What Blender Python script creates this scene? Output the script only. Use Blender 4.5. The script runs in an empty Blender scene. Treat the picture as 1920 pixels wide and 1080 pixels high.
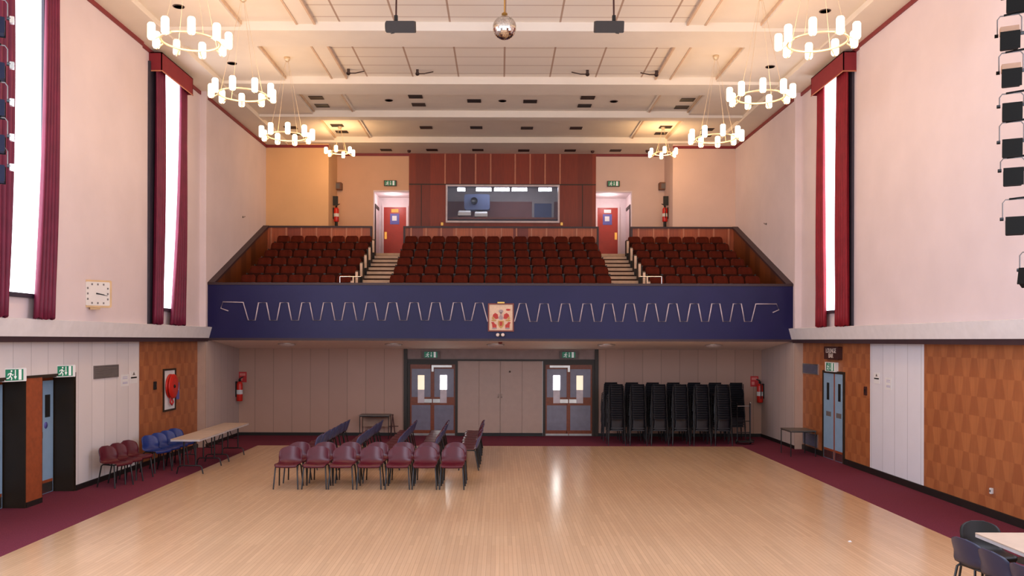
import bpy, math, random
from mathutils import Vector, Matrix
random.seed(7)
PI = math.pi
scn = bpy.context.scene
COL = scn.collection

# ------------------------------------------------------------------ camera maths (1920x1080 frame)
F, VX, VY, H, RO = 1600.0, 938.0, 638.0, 2.75, 0.0027
def dd(px, py):
    dx, dy = px - VX, py - VY
    return dx + RO * dy, dy - RO * dx
def P(px, py, Y):
    dx, dy = dd(px, py)
    return (dx * Y / F, Y, H - dy * Y / F)
def XZ(px, py, Y):
    p = P(px, py, Y); return p[0], p[2]
def YZ(px, py, X):                      # point on the plane x = X
    dx, dy = dd(px, py); Y = F * X / dx
    return Y, H - dy * Y / F
def CEI(px, py, h):                     # point on the ceiling plane h above the eye
    dx, dy = dd(px, py); Y = F * h / -dy
    return dx * Y / F, Y
YB, YW, YR, YC = 21.86, 24.5, 27.27, 28.7
XU, XL = 7.5, 7.7

# ------------------------------------------------------------------ materials
def lin(c):
    r = []
    for v in c[:3]:
        v /= 255.0
        r.append(v / 12.92 if v <= 0.04045 else ((v + 0.055) / 1.055) ** 2.4)
    return tuple(r) + (1.0,)
class G:
    """tiny node-graph helper"""
    def __init__(s, name):
        s.m = bpy.data.materials.new(name); s.m.use_nodes = True
        s.t = s.m.node_tree; s.b = s.t.nodes['Principled BSDF']
        s.tc = s.t.nodes.new('ShaderNodeTexCoord')
        sp = s.t.nodes.new('ShaderNodeSeparateXYZ'); s.t.links.new(s.tc.outputs['Object'], sp.inputs[0])
        s.x, s.y, s.z = sp.outputs
    def put(s, sock, v):
        if hasattr(v, 'node'): s.t.links.new(v, sock)
        elif v is not None: sock.default_value = v
    def M(s, op, a, b=None, c=None):
        n = s.t.nodes.new('ShaderNodeMath'); n.operation = op
        s.put(n.inputs[0], a); s.put(n.inputs[1], b); s.put(n.inputs[2], c)
        return n.outputs[0]
    def mix(s, f, a, b):
        n = s.t.nodes.new('ShaderNodeMix'); n.data_type = 'RGBA'
        s.put(n.inputs[0], f); s.put(n.inputs[6], a); s.put(n.inputs[7], b)
        return n.outputs[2]
    def vec(s, x, y, z):
        n = s.t.nodes.new('ShaderNodeCombineXYZ')
        s.put(n.inputs[0], x); s.put(n.inputs[1], y); s.put(n.inputs[2], z); return n.outputs[0]
    def noise(s, scale, detail=3, vec=None):
        n = s.t.nodes.new('ShaderNodeTexNoise'); n.inputs['Scale'].default_value = scale; n.inputs['Detail'].default_value = detail
        s.t.links.new(vec if vec else s.tc.outputs['Object'], n.inputs['Vector']); return n.outputs['Fac']
    def white(s, vec):
        n = s.t.nodes.new('ShaderNodeTexWhiteNoise'); s.t.links.new(vec, n.inputs['Vector']); return n.outputs['Value']
    def ramp(s, f, lo, hi):
        n = s.t.nodes.new('ShaderNodeMapRange'); s.put(n.inputs[0], f)
        n.inputs[1].default_value = 0.3; n.inputs[2].default_value = 0.7; n.inputs[3].default_value = lo; n.inputs[4].default_value = hi
        return n.outputs[0]
    def line(s, c, off, period, w):      # 1 inside a groove
        f = s.M('FRACT', s.M('DIVIDE', s.M('SUBTRACT', c, off), period))
        return s.M('LESS_THAN', s.M('ABSOLUTE', s.M('SUBTRACT', f, 0.5)), w / period / 2)
    def bump(s, h, st=0.3, d=0.01):
        n = s.t.nodes.new('ShaderNodeBump'); n.inputs['Strength'].default_value = st; n.inputs['Distance'].default_value = d
        s.t.links.new(h, n.inputs['Height']); s.t.links.new(n.outputs[0], s.b.inputs['Normal'])
    def done(s, col, rough=0.6, metal=0.0, spec=0.5):
        s.put(s.b.inputs['Base Color'], col); s.put(s.b.inputs['Roughness'], rough)
        s.b.inputs['Metallic'].default_value = metal; s.b.inputs['Specular IOR Level'].default_value = spec
        return s.m
def dark(c, k): return tuple(v * k for v in c[:3]) + (1.0,)
def mat(name, rgb, rough=0.6, metal=0.0, var=0.12, scale=6.0, spec=0.5, emit=0.0, ecol=None, alpha=1.0):
    g = G(name); c = lin(rgb)
    col = g.mix(g.ramp(g.noise(scale), 0, 1), dark(c, 1 - var), dark(c, 1 + var * 0.5))
    g.done(col, rough, metal, spec)
    if emit:
        g.b.inputs['Emission Color'].default_value = lin(ecol or rgb); g.b.inputs['Emission Strength'].default_value = emit
    if alpha < 1: g.b.inputs['Alpha'].default_value = alpha
    return g.m
def boards(name, rgb, axis, off, period, rough=0.55, w=0.014, lineamt=0.5):
    g = G(name); c = lin(rgb); a = g.x if axis == 'x' else g.y
    f = g.line(a, off + period / 2, period, w)
    idx = g.M('FLOOR', g.M('DIVIDE', g.M('SUBTRACT', a, off), period))
    tone = g.mix(g.white(g.vec(idx, 1.0, 2.0)), dark(c, 0.93), dark(c, 1.03))
    tone = g.mix(g.M('MULTIPLY', g.ramp(g.noise(2.5), 0, 1), 0.25), tone, dark(c, 0.88))
    g.bump(g.M('SUBTRACT', 1.0, f), 0.4, 0.01)
    return g.done(g.mix(g.M('MULTIPLY', f, lineamt), tone, dark(c, 0.25)), rough)
def veneer(name, a_rgb, b_rgb, axis='y', pu=0.235, pv=0.31, off=0.0):
    g = G(name); A, B = lin(a_rgb), lin(b_rgb)
    u = g.M('DIVIDE', g.M('ADD', g.x if axis == 'x' else g.y, off), pu * 2)
    v = g.M('DIVIDE', g.z, pv)
    fv = g.M('FRACT', v); row = g.M('FLOOR', v)
    f = g.M('FRACT', g.M('ADD', u, g.M('MULTIPLY', row, 0.5)))
    d = g.M('ABSOLUTE', g.M('SUBTRACT', f, 0.5))
    lim = g.M('ADD', 0.25, g.M('MULTIPLY', g.M('SUBTRACT', fv, 0.5), 0.16))
    m = g.M('LESS_THAN', d, lim)
    cell = g.white(g.vec(g.M('FLOOR', g.M('MULTIPLY', u, 2)), row, 3.0))
    base = g.mix(g.M('ADD', g.M('MULTIPLY', m, 0.6), g.M('MULTIPLY', cell, 0.4)), B, A)
    gv = g.vec(g.M('MULTIPLY', g.x, 30.0), g.M('MULTIPLY', g.y, 30.0), g.M('MULTIPLY', g.z, 2.0))
    base = g.mix(g.M('MULTIPLY', g.ramp(g.noise(1.5, 4, gv), 0, 1), 0.35), base, dark(B, 0.7))
    return g.done(base, 0.42)
def panelwood(name, a_rgb, b_rgb, period, off, axis='x', rough=0.45):
    g = G(name); A, B = lin(a_rgb), lin(b_rgb)
    a = g.x if axis == 'x' else g.y
    idx = g.M('FLOOR', g.M('DIVIDE', g.M('SUBTRACT', a, off), period))
    base = g.mix(g.white(g.vec(idx, 5.0, 1.0)), A, B)
    gv = g.vec(g.M('MULTIPLY', g.x, 25.0), g.M('MULTIPLY', g.y, 25.0), g.M('MULTIPLY', g.z, 1.5))
    base = g.mix(g.M('MULTIPLY', g.ramp(g.noise(1.5, 4, gv), 0, 1), 0.4), base, dark(B, 0.6))
    return g.done(base, rough)

def floor_mat():
    g = G('beech_strip_floor')
    v = g.vec(g.y, g.x, 0.0)
    t = g.t.nodes.new('ShaderNodeTexBrick'); g.t.links.new(v, t.inputs['Vector'])
    t.inputs['Color1'].default_value = (0, 0, 0, 1); t.inputs['Color2'].default_value = (1, 1, 1, 1); t.inputs['Mortar'].default_value = (0.5, 0.5, 0.5, 1)
    t.inputs['Scale'].default_value = 1.0; t.inputs['Brick Width'].default_value = 1.5; t.inputs['Row Height'].default_value = 0.055
    t.inputs['Mortar Size'].default_value = 0.0025; t.offset = 0.37; t.offset_frequency = 2
    sp = g.t.nodes.new('ShaderNodeSeparateColor'); g.t.links.new(t.outputs['Color'], sp.inputs[0])
    c = lin(FLOORC)
    base = g.mix(sp.outputs[0], dark(c, 0.91), dark(c, 1.06))
    gv = g.vec(g.M('MULTIPLY', g.x, 60.0), g.M('MULTIPLY', g.y, 0.7), 0.0)
    base = g.mix(g.M('MULTIPLY', g.ramp(g.noise(1.0, 3, gv), 0, 1), 0.3), base, dark(c, 0.72))
    base = g.mix(g.M('MULTIPLY', g.ramp(g.noise(0.35, 2), 0, 1), 0.25), base, dark(lin((176, 128, 92)), 1.0))
    base = g.mix(g.M('MULTIPLY', t.outputs['Fac'], 0.45), base, dark(c, 0.4))
    r = g.M('ADD', 0.13, g.M('MULTIPLY', g.noise(9.0, 3), 0.14))
    return g.done(base, r, 0.0, 0.5)
def ceiling_tile_mat():
    g = G('ceiling_tiles_grid'); c = lin(CEILC)
    fx = g.line(g.x, 0.08 + 1.118 / 2, 1.118, 0.04); fy = g.line(g.y, 19.43 + 0.3, 0.6, 0.05)
    base = g.mix(g.M('MULTIPLY', fy, 0.40), c, dark(lin((150, 110, 90)), 1))
    base = g.mix(g.M('MULTIPLY', fx, 0.75), base, lin((150, 112, 84)))
    return g.done(base, 0.8)

FLOORC = (208, 173, 136); CEILC = (228, 219, 206); WALLC = (219, 205, 208)
M_floor = floor_mat()
M_carpet = mat('maroon_carpet', (112, 50, 66), 0.95, var=0.25, scale=60, spec=0.1)
M_wall = mat('pink_cream_plaster', WALLC, 0.75, var=0.05, scale=1.2)
M_wallrear = mat('warm_lit_cream_plaster', (222, 178, 144), 0.75, var=0.05, scale=1.2)  # rear plaster with the warm chandelier glow put into its colour
M_wallrearL = mat('orange_lit_cream_plaster', (224, 180, 132), 0.75, var=0.05, scale=1.2)  # left rear copy, stronger orange chandelier glow painted in
M_wallrearR = mat('peach_lit_cream_plaster', (222, 194, 180), 0.75, var=0.05, scale=1.2)  # right rear copy, pinker and weaker chandelier glow painted in
M_soffit = mat('cream_soffit', (246, 230, 218), 0.7, var=0.03)
M_ceil = mat('ceiling_white', CEILC, 0.8, var=0.04, scale=1.5)
M_tile = ceiling_tile_mat()
M_cornice = mat('maroon_cornice_paint', (130, 42, 48), 0.5)
M_ledge = mat('pale_grey_fascia', (230, 228, 230), 0.5, var=0.05)
M_darktrim = mat('dark_plum_trim', (56, 36, 42), 0.5)
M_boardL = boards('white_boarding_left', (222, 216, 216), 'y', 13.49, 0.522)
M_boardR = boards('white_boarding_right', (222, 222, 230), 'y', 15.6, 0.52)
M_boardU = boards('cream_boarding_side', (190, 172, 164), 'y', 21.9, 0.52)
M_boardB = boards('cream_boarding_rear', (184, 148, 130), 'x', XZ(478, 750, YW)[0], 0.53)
M_cream = mat('cream_paint', (182, 156, 142), 0.6, var=0.04)
M_header = mat('grey_brown_header', (150, 128, 122), 0.6)
M_veneer = veneer('chequered_veneer', (180, 112, 66), (154, 88, 51))
M_black = mat('matt_black', (20, 19, 18), 0.6)
M_blackgl = mat('satin_black_metal', (24, 23, 25), 0.35)
M_base = mat('black_skirting', (24, 22, 20), 0.5)
M_orangewood = mat('orange_brown_timber', (150, 74, 40), 0.45, var=0.2, scale=12)
M_doorbrown = mat('dark_mahogany', (128, 58, 20), 0.4, var=0.2, scale=14)
M_framedark = mat('very_dark_frame', (40, 28, 14), 0.5)
M_bluedoor = mat('pale_blue_door_paint', (140, 172, 200), 0.4, var=0.05)
M_greyblue = mat('grey_blue_panel', (122, 118, 134), 0.25, var=0.1)
M_bright = mat('bright_daylit_glass', (255, 255, 250), 0.2, emit=9.0)
M_cream_glass = mat('cream_lit_glass', (250, 232, 200), 0.2, emit=0.75)
M_pale = mat('pale_push_plate', (214, 200, 202), 0.35)
M_steel = mat('brushed_steel', (190, 186, 182), 0.3, 1.0)
M_chrome = mat('chrome', (225, 222, 218), 0.15, 1.0)
M_brass = mat('brass', (212, 168, 92), 0.3, 1.0)
M_champ = mat('champagne_metal', (226, 204, 168), 0.4, 0.5)
M_blue = mat('balcony_purple_blue', (30, 27, 76), 0.38, var=0.15, scale=0.8, spec=0.3)
M_strip = mat('pale_metal_strip', (198, 184, 194), 0.4)
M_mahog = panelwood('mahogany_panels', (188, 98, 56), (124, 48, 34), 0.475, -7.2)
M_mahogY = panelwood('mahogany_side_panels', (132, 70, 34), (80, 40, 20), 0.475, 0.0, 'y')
M_boxwood = panelwood('mahogany_room_front', (148, 56, 26), (116, 40, 20), 0.495, XZ(834.6, 320, YC)[0])
M_batten = mat('pale_timber_batten', (190, 120, 90), 0.5)
M_seat = mat('dark_red_moquette', (84, 27, 12), 0.9, var=0.3, scale=8, spec=0.15)
M_seat2 = mat('dark_seat_cushion', (56, 20, 11), 0.9, var=0.3, scale=8, spec=0.15)
M_standard = mat('dark_seat_standard', (30, 20, 14), 0.5)
M_tier = mat('dark_balcony_carpet', (66, 30, 20), 0.95, var=0.2)
M_nosing = mat('beige_stair_nosing', (222, 186, 156), 0.6)
M_curtain = mat('burgundy_velvet', (112, 24, 56), 0.55, var=0.2, scale=3, spec=0.4)
M_curtainR = mat('crimson_velvet', (134, 24, 38), 0.6, var=0.2, scale=3, spec=0.3)
M_pelmet = mat('red_pelmet_cloth', (130, 28, 40), 0.7, var=0.08)
M_pane = mat('overcast_window_glass', (240, 244, 255), 0.2, emit=4.5, ecol=(240, 244, 255))
M_winframe = mat('dark_window_frame', (52, 48, 60), 0.5)
M_maroon = mat('maroon_plastic', (80, 13, 30), 0.34, var=0.12, scale=5, spec=0.4)
M_slate = mat('slate_blue_plastic', (78, 82, 116), 0.38, var=0.12)
M_navy = mat('navy_plastic', (32, 35, 64), 0.4, var=0.12)
M_royal = mat('royal_blue_plastic', (26, 50, 118), 0.3, var=0.12)
M_stack = mat('black_stacking_chair_plastic', (27, 27, 33), 0.40, var=0.2)
M_brownblk = mat('brown_black_plastic', (24, 18, 14), 0.5, spec=0.3)
M_tabletop = mat('pale_wood_laminate', (188, 166, 146), 0.4, var=0.08)
M_tableedge = mat('pale_edge_strip', (196, 190, 190), 0.5)
M_greytop = mat('grey_laminate', (92, 86, 80), 0.4)
M_shade = mat('lit_opal_glass', (255, 240, 205), 0.3, emit=5.0, ecol=(255, 236, 200))
M_shade.cycles.emission_sampling = 'NONE'
M_shadeoff = mat('unlit_opal_glass', (232, 216, 208), 0.25)
M_green = mat('exit_green', (24, 124, 92), 0.4, emit=0.12)
M_white = mat('white_plastic', (228, 228, 228), 0.45, var=0.04)
M_signwhite = mat('sign_white', (235, 240, 238), 0.5, var=0.03, emit=0.15)
M_lobby = mat('white_lobby_paint', (232, 214, 214), 0.7, var=0.04)
M_reddoor = mat('red_door', (170, 44, 34), 0.4, var=0.1)
M_bluenotice = mat('blue_notice', (96, 96, 170), 0.5)
M_yellow = mat('yellow_notice', (220, 170, 60), 0.5)
M_red = mat('fire_red', (200, 36, 22), 0.35, var=0.08)
M_redsign = mat('red_sign', (196, 44, 46), 0.5)
M_vent = mat('grille_grey', (110, 102, 100), 0.6)
M_ventblue = mat('grille_slate', (92, 92, 112), 0.6)
M_ceilvent = mat('dark_ceiling_vent', (60, 42, 36), 0.7)
M_sign = mat('dark_brown_sign', (62, 26, 24), 0.45)
M_text = mat('sign_lettering', (226, 214, 206), 0.5)
M_clockwood = mat('pale_clock_case', (206, 170, 120), 0.45)
M_clockface = mat('clock_face', (216, 208, 200), 0.5, var=0.04)
M_mirror = mat('mirror_glass', (225, 220, 214), 0.08, 1.0, var=0.3, scale=30)
M_lantern = mat('black_lantern_paint', (15, 14, 11), 0.7, spec=0.15)
M_lanternnavy = mat('dark_navy_lantern_paint', (24, 26, 46), 0.6, spec=0.2)
M_speaker = mat('brown_black_speaker_paint', (44, 37, 34), 0.6)
M_tan = mat('tan_gel_frame', (176, 140, 116), 0.5)
M_dome = mat('opal_dome', (220, 206, 200), 0.3)
M_glass = G('control_room_glass')
M_glass = M_glass.done(lin((120, 140, 170)), 0.03, 0.0, 0.6); M_glass.node_tree.nodes['Principled BSDF'].inputs['Alpha'].default_value = 0.12
M_fluo = mat('fluorescent_tube', (235, 242, 255), 0.3, emit=32.0)
M_roomdark = mat('room_dark_lower', (118, 74, 70), 0.7); M_roomgrey = mat('room_grey_upper', (140, 130, 130), 0.7); M_roomblue = mat('room_blue_grey', (60, 70, 104), 0.6)
M_crestpanel = mat('crest_cream', (226, 196, 168), 0.6, var=0.1, scale=20)
M_crestred = mat('crest_red', (190, 58, 50), 0.6, var=0.2, scale=30); M_crestgold = mat('crest_gold', (196, 150, 84), 0.55, var=0.2, scale=30); M_crestgrey = mat('crest_silver', (170, 150, 150), 0.5, var=0.2, scale=30)

# ------------------------------------------------------------------ mesh helpers
class MB:
    def __init__(s): s.v = []; s.f = []; s.sm = []
    def add(s, vs, fs, smooth=False):
        b = len(s.v); s.v += [tuple(v) for v in vs]
        s.f += [tuple(i + b for i in f) for f in fs]; s.sm += [smooth] * len(fs); return s
    def box(s, x0, x1, y0, y1, z0, z1):
        if x0 > x1: x0, x1 = x1, x0
        if y0 > y1: y0, y1 = y1, y0
        if z0 > z1: z0, z1 = z1, z0
        return s.add([(x0,y0,z0),(x1,y0,z0),(x1,y1,z0),(x0,y1,z0),(x0,y0,z1),(x1,y0,z1),(x1,y1,z1),(x0,y1,z1)],
                     [(0,3,2,1),(4,5,6,7),(0,1,5,4),(1,2,6,5),(2,3,7,6),(3,0,4,7)])
    def rbox(s, x0, x1, y0, y1, z0, z1, r=0.02, axis='z', n=4):
        """box with rounded corners seen along axis"""
        a = {'z': (x0,x1,y0,y1,z0,z1), 'y': (x0,x1,z0,z1,y0,y1), 'x': (y0,y1,z0,z1,x0,x1)}[axis]
        pts = []
        for cx, cy, st in ((a[1]-r,a[3]-r,0),(a[0]+r,a[3]-r,1),(a[0]+r,a[2]+r,2),(a[1]-r,a[2]+r,3)):
            for k in range(n + 1):
                t = (st + k / n) * PI / 2; pts.append((cx + r*math.cos(t), cy + r*math.sin(t)))
        mp = {'z': lambda p,h:(p[0],p[1],h), 'y': lambda p,h:(p[0],h,p[1]), 'x': lambda p,h:(h,p[0],p[1])}[axis]
        return s.prism([mp(p, a[4]) for p in pts], [mp(p, a[5]) for p in pts])
    def prism(s, A, B):
        n = len(A)
        return s.add(list(A) + list(B), [tuple(range(n-1,-1,-1)), tuple(range(n, 2*n))] + [(i,(i+1)%n,(i+1)%n+n,i+n) for i in range(n)])
    def tube(s, pts, r, n=8, closed=False, cap=True):
        pts = [Vector(p) for p in pts]; rings = []
        R = r if isinstance(r, (list, tuple)) else [r] * len(pts)
        up = None
        for i, p in enumerate(pts):
            if closed: d = pts[(i+1) % len(pts)] - pts[i-1]
            else: d = pts[min(i+1, len(pts)-1)] - pts[max(i-1, 0)]
            d.normalize()
            if up is None:
                up = Vector((0,0,1)) if abs(d.z) < 0.9 else Vector((1,0,0))
            a = d.cross(up); 
            if a.length < 1e-4: a = d.orthogonal()
            a.normalize(); b = a.cross(d); up = b
            rings.append([p + (a*math.cos(2*PI*k/n) + b*math.sin(2*PI*k/n)) * R[i] for k in range(n)])
        vs = [v for q in rings for v in q]; fs = []
        L = len(pts)
        for i in range(L if closed else L-1):
            j = (i+1) % L
            for k in range(n): fs.append((i*n+k, i*n+(k+1)%n, j*n+(k+1)%n, j*n+k))
        s.add(vs, fs, True)
        if cap and not closed:
            s.add(rings[0], [tuple(range(n-1,-1,-1))]); s.add(rings[-1], [tuple(range(n))])
        return s
    def lathe(s, prof, c=(0,0,0), n=16, axis='z', smooth=True):
        vs = []; fs = []
        for r, h in prof:
            for k in range(n):
                t = 2*PI*k/n; a, b = r*math.cos(t), r*math.sin(t)
                vs.append({'z':(c[0]+a,c[1]+b,c[2]+h),'y':(c[0]+a,c[1]+h,c[2]+b),'x':(c[0]+h,c[1]+a,c[2]+b)}[axis])
        for i in range(len(prof)-1):
            for k in range(n): fs.append((i*n+k, i*n+(k+1)%n, (i+1)*n+(k+1)%n, (i+1)*n+k))
        fs.append(tuple(range(n))); fs.append(tuple(range(len(prof)*n-n, len(prof)*n)))
        return s.add(vs, fs, smooth)
    def grid(s, rows, smooth=True):
        m = len(rows[0]); vs = [p for r in rows for p in r]
        return s.add(vs, [(i*m+k, i*m+k+1, (i+1)*m+k+1, (i+1)*m+k) for i in range(len(rows)-1) for k in range(m-1)], smooth)
    def build(s, name, m, parent=None, bevel=0.0, solid=0.0):
        me = bpy.data.meshes.new(name); me.from_pydata(s.v, [], s.f); me.validate()
        if len(me.polygons) == len(s.sm): me.polygons.foreach_set('use_smooth', s.sm)
        me.materials.append(m); me.update()
        o = bpy.data.objects.new(name, me); COL.objects.link(o)
        if parent: o.parent = parent
        if solid:
            md = o.modifiers.new('thickness', 'SOLIDIFY'); md.thickness = solid; md.offset = 0
        if bevel:
            md = o.modifiers.new('bevel', 'BEVEL'); md.width = bevel; md.segments = 2; md.limit_method = 'ANGLE'
        return o
def fix(o):                                # outward normals
    import bmesh
    b = bmesh.new(); b.from_mesh(o.data); bmesh.ops.recalc_face_normals(b, faces=b.faces); b.to_mesh(o.data); b.free(); return o
def tag(o, label, cat, group=None):
    o['label'] = label; o['category'] = cat
    if group: o['group'] = group
    return o
def thing(name, label, cat, loc=(0,0,0), rz=0, group=None):
    o = bpy.data.objects.new(name, None); o.empty_display_size = 0.1; COL.objects.link(o)
    o.location = loc; o.rotation_euler = (0,0,rz); return tag(o, label, cat, group)
def struct(o):
    o['kind'] = 'structure'; return o
def kids(o): return [c for c in bpy.data.objects if c.parent == o]
def dup(root, loc, rz, label, group=None, children=None):
    r = root.copy(); COL.objects.link(r); r.location = loc; r.rotation_euler = (0,0,rz); r['label'] = label
    if group: r['group'] = group
    for ch, subs in children:
        c = ch.copy(); COL.objects.link(c); c.parent = r
        for g in subs:
            d = g.copy(); COL.objects.link(d); d.parent = c
    return r
def tree(o): return [(c, kids(c)) for c in kids(o)]
def text_mesh(txt, size, ext=0.002):
    cu = bpy.data.curves.new('t', 'FONT'); cu.body = txt; cu.size = size; cu.extrude = ext; cu.align_x = 'CENTER'; cu.align_y = 'CENTER'
    ob = bpy.data.objects.new('t', cu); COL.objects.link(ob)
    dg = bpy.context.evaluated_depsgraph_get(); me = bpy.data.meshes.new_from_object(ob.evaluated_get(dg))
    bpy.data.objects.remove(ob); bpy.data.curves.remove(cu); return me
def text(name, txt, size, m, parent, loc, rot):
    me = text_mesh(txt, size); me.materials.clear(); me.materials.append(m)
    o = bpy.data.objects.new(name, me); COL.objects.link(o); o.parent = parent; o.location = loc; o.rotation_euler = rot; return o
ORD = ['first','second','third','fourth','fifth','sixth','seventh','eighth','ninth','tenth','eleventh','twelfth','thirteenth','fourteenth','fifteenth','sixteenth','seventeenth']

# ================================================================== SETTING
struct(MB().add([(-6.3,2,0),(6.3,2,0),(6.3,22.2,0),(-6.3,22.2,0)], [(0,1,2,3)]).build('floor', M_floor))
c = MB()
c.box(-8.2, -6.3, 2, 24.6, -0.05, 0.002); c.box(6.3, 8.2, 2, 24.6, -0.05, 0.002); c.box(-6.3, 6.3, 22.2, 24.6, -0.05, 0.002)
struct(c.build('floor_carpet', M_carpet))
# ---- upper side walls
def wallpoly(name, pts, z0, z1, m, side):
    b = MB(); v = []
    for x, y in pts: v += [(x, y, z0), (x, y, z1)]
    b.add(v, [(2*i, 2*i+1, 2*i+3, 2*i+2) for i in range(len(pts)-1)])
    x9 = side * 8.4
    b.add([(pts[0][0],pts[0][1],z0),(x9,pts[0][1],z0),(x9,pts[0][1],z1),(pts[0][0],pts[0][1],z1)], [(0,1,2,3)])
    return struct(b.build(name, m))
for s, nm in ((-1,'left'), (1,'right')):
    y1, y2 = (17.85, 21.4)
    wallpoly('wall_' + nm, [(s*XU,2),(s*XU,y1),(s*(XU+.04),y1),(s*(XU+.04),y2),(s*XU,y2),(s*XU,YR+.02)], 2.72, 9.4, M_wall, s)
    # maroon cornice
    zc = H + 6.22
    def cor(xa, ya, yb): return MB().box(xa, xa - s*0.03, ya, yb, zc-0.085, zc)
    b = cor(s*XU, 2, y1); b.box(s*(XU+.04), s*(XU+.01), y1, y2, zc-.085, zc); b.box(s*XU, s*(XU-.03), y2, YR, zc-.085, zc)
    b.box(s*XU, s*5.5, YR-.03, YR, zc-.085, zc)
    struct(b.build('trim_cornice_' + nm, M_cornice))
    struct(MB().box(s*(XU+.05), s*(XU-.12), 21.385, 21.48, 3.07, H+6.22).build('trim_pilaster_upper_' + nm, M_wall))
    # sloping pale ledge and the dark line under it
    xs = [(s*8.4,2.79),(s*(XU-.04),2.79),(s*(XU-.115),3.065),(s*(XU-.06),3.075),(s*8.4,3.075)]
    struct(MB().prism([(x,2,z) for x,z in xs], [(x,YB,z) for x,z in xs]).build('trim_ledge_' + nm, M_ledge))
    struct(MB().box(s*(XU-.02), s*8.4, 2, YB-.02, 2.70, 2.79).build('trim_dark_' + nm, M_darktrim))
    # rear walls beside the recess
    struct(MB().box(s*5.5, s*7.7, YR, YC+.1, 5.0, 9.3).build('wall_rear_' + nm, M_wallrearL if s < 0 else M_wallrearR))
    # under-balcony side walls with the pilaster end
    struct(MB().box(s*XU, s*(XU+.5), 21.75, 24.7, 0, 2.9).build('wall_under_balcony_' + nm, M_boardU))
    struct(MB().box(s*(XU-.004), s*(XU+.3), 21.70, 21.752, 0, 2.74).build('trim_pilaster_' + nm, M_cream))
    struct(MB().box(s*(XU-.02), s*(XU+.02), 21.72, YW, 0.002, 0.09).build('baseboard_under_balcony_' + nm, M_base))
# rear recess wall with two openings into the lobbies and the projection room front
xo = [XZ(700,400,YC)[0], XZ(767,400,YC)[0], XZ(1117,400,YC)[0], XZ(1185,400,YC)[0]]
ZL, ZO = 5.48, XZ(732,358,YC)[1]
b = MB(); b.box(-5.55, xo[0], YC, YC+.12, 5.0, 9.3); b.box(xo[0], xo[1], YC, YC+.12, ZO, 9.3)
struct(b.build('wall_rear_recess_left', M_wallrear))
b = MB(); b.box(xo[3], 5.55, YC, YC+.12, 5.0, 9.3); b.box(xo[2], xo[3], YC, YC+.12, ZO, 9.3)
struct(b.build('wall_rear_recess_right', M_wallrearR))
zc = H + 6.27
b = MB(); b.box(-5.5, xo[1], YC-.03, YC, zc-.085, zc); b.box(xo[2], 5.5, YC-.03, YC, zc-.085, zc)
struct(b.build('trim_cornice_rear', M_cornice))
# ---- ceiling
HB, HR, HO, HE = H+6.27, H+6.45, H+6.34, H+6.22
c = MB(); TOP = H + 6.9
for s in (-1, 1):
    c.box(s*6.8, s*7.75, 2, 28.9, HE, TOP)                      # border soffits
    for y0, y1 in ((2,13.7),(14.64,17.3),(18.24,20.9),(21.8,24.0),(24.35,27.1)):
        c.box(s*5.28, s*6.8, y0, y1, HO, TOP)                   # outer zone
        if y0 < 21: c.box(s*3.78, s*4.12, y0, y1, HR-.05, TOP)      # ribs
        else: c.box(s*4.10, s*4.19, y0, y1, HR-.03, TOP)
for y0, y1 in ((13.7,14.64),(17.3,18.24),(20.9,21.8),(24.0,24.35),(27.1,28.9)): c.box(-6.8, 6.8, y0, y1, HB, TOP)
c.box(-6.8, 6.8, 2, 28.9, HR+.004, TOP)
struct(c.build('ceiling', M_ceil))
t = MB()
for s in (-1, 1):
    for y0, y1 in ((14.64,17.3),(18.24,20.9)):
        for x in (3.78, 4.14): t.box(s*x-.02, s*x+.02, y0, y1, HR-.065, HR)
        t.box(s*5.27-.015, s*5.27+.015, y0, y1, HR-.06, HR)
    for y0, y1 in ((21.8,24.0),(24.35,27.1)):
        for x in (4.17, 5.25): t.box(s*x-.02, s*x+.02, y0, y1, HR-.04, HR)
struct(t.build('trim_rib_edge_shade', mat('tan_rib_edge_shade', (210, 182, 156), .7)))  # tan strips added to draw the shaded edges of the ceiling ribs
t = MB()
for y0, y1 in ((9,13.7),(14.64,17.3),(18.24,20.9)): t.box(-3.78, 3.78, y0, y1, HR, HR+.02)
struct(t.build('ceiling_tiles', M_tile))
# ---- lower side walls
YD = [12.75, 13.87, 14.35, 15.44]; ZD = 2.11
XB = 8.06
b = MB(); b.box(-XL, -8.4, 2, YD[0], 0, 2.72); b.box(-XL, -8.4, YD[3], 18.2, 0, 2.72); b.box(-XL, -8.4, YD[0], YD[3], ZD, 2.72)
struct(b.build('wall_left_boarding', M_boardL))
struct(MB().box(-XL, -8.4, 18.2, 21.9, 0, 2.72).build('wall_left_veneer', M_veneer))
struct(MB().box(-XL, -8.4, YD[1], YD[2], 0.09, ZD).build('wall_left_pier', M_orangewood))
b = MB()
for ya, yb in ((YD[0],YD[1]),(YD[2],YD[3])):
    b.box(-XL-.004, -8.4, yb-.02, yb+.002, 0.003, ZD); b.box(-XL-.004, -8.4, ya-.002, ya+.02, 0.003, ZD); b.box(-XL-.004, -8.4, ya+.02, yb-.02, ZD-.02, ZD+.002)
b.box(-XL+.012, -XL-.004, YD[0], YD[3]+.03, ZD, ZD+.04); b.box(-XL+.012, -XL-.004, YD[3], YD[3]+.03, 0, ZD)
struct(b.build('trim_door_recess_left', M_framedark))
b = MB(); b.box(XL, 8.4, 17.75, 21.9, 0, 2.72); b.box(XL, 8.4, 2, 15.5, 0, 2.72)
struct(b.build('wall_right_veneer', M_veneer))
struct(MB().box(XL-.004, 8.4, 15.5, 17.75, 0, 2.72).build('wall_right_boarding', M_boardR))
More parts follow.
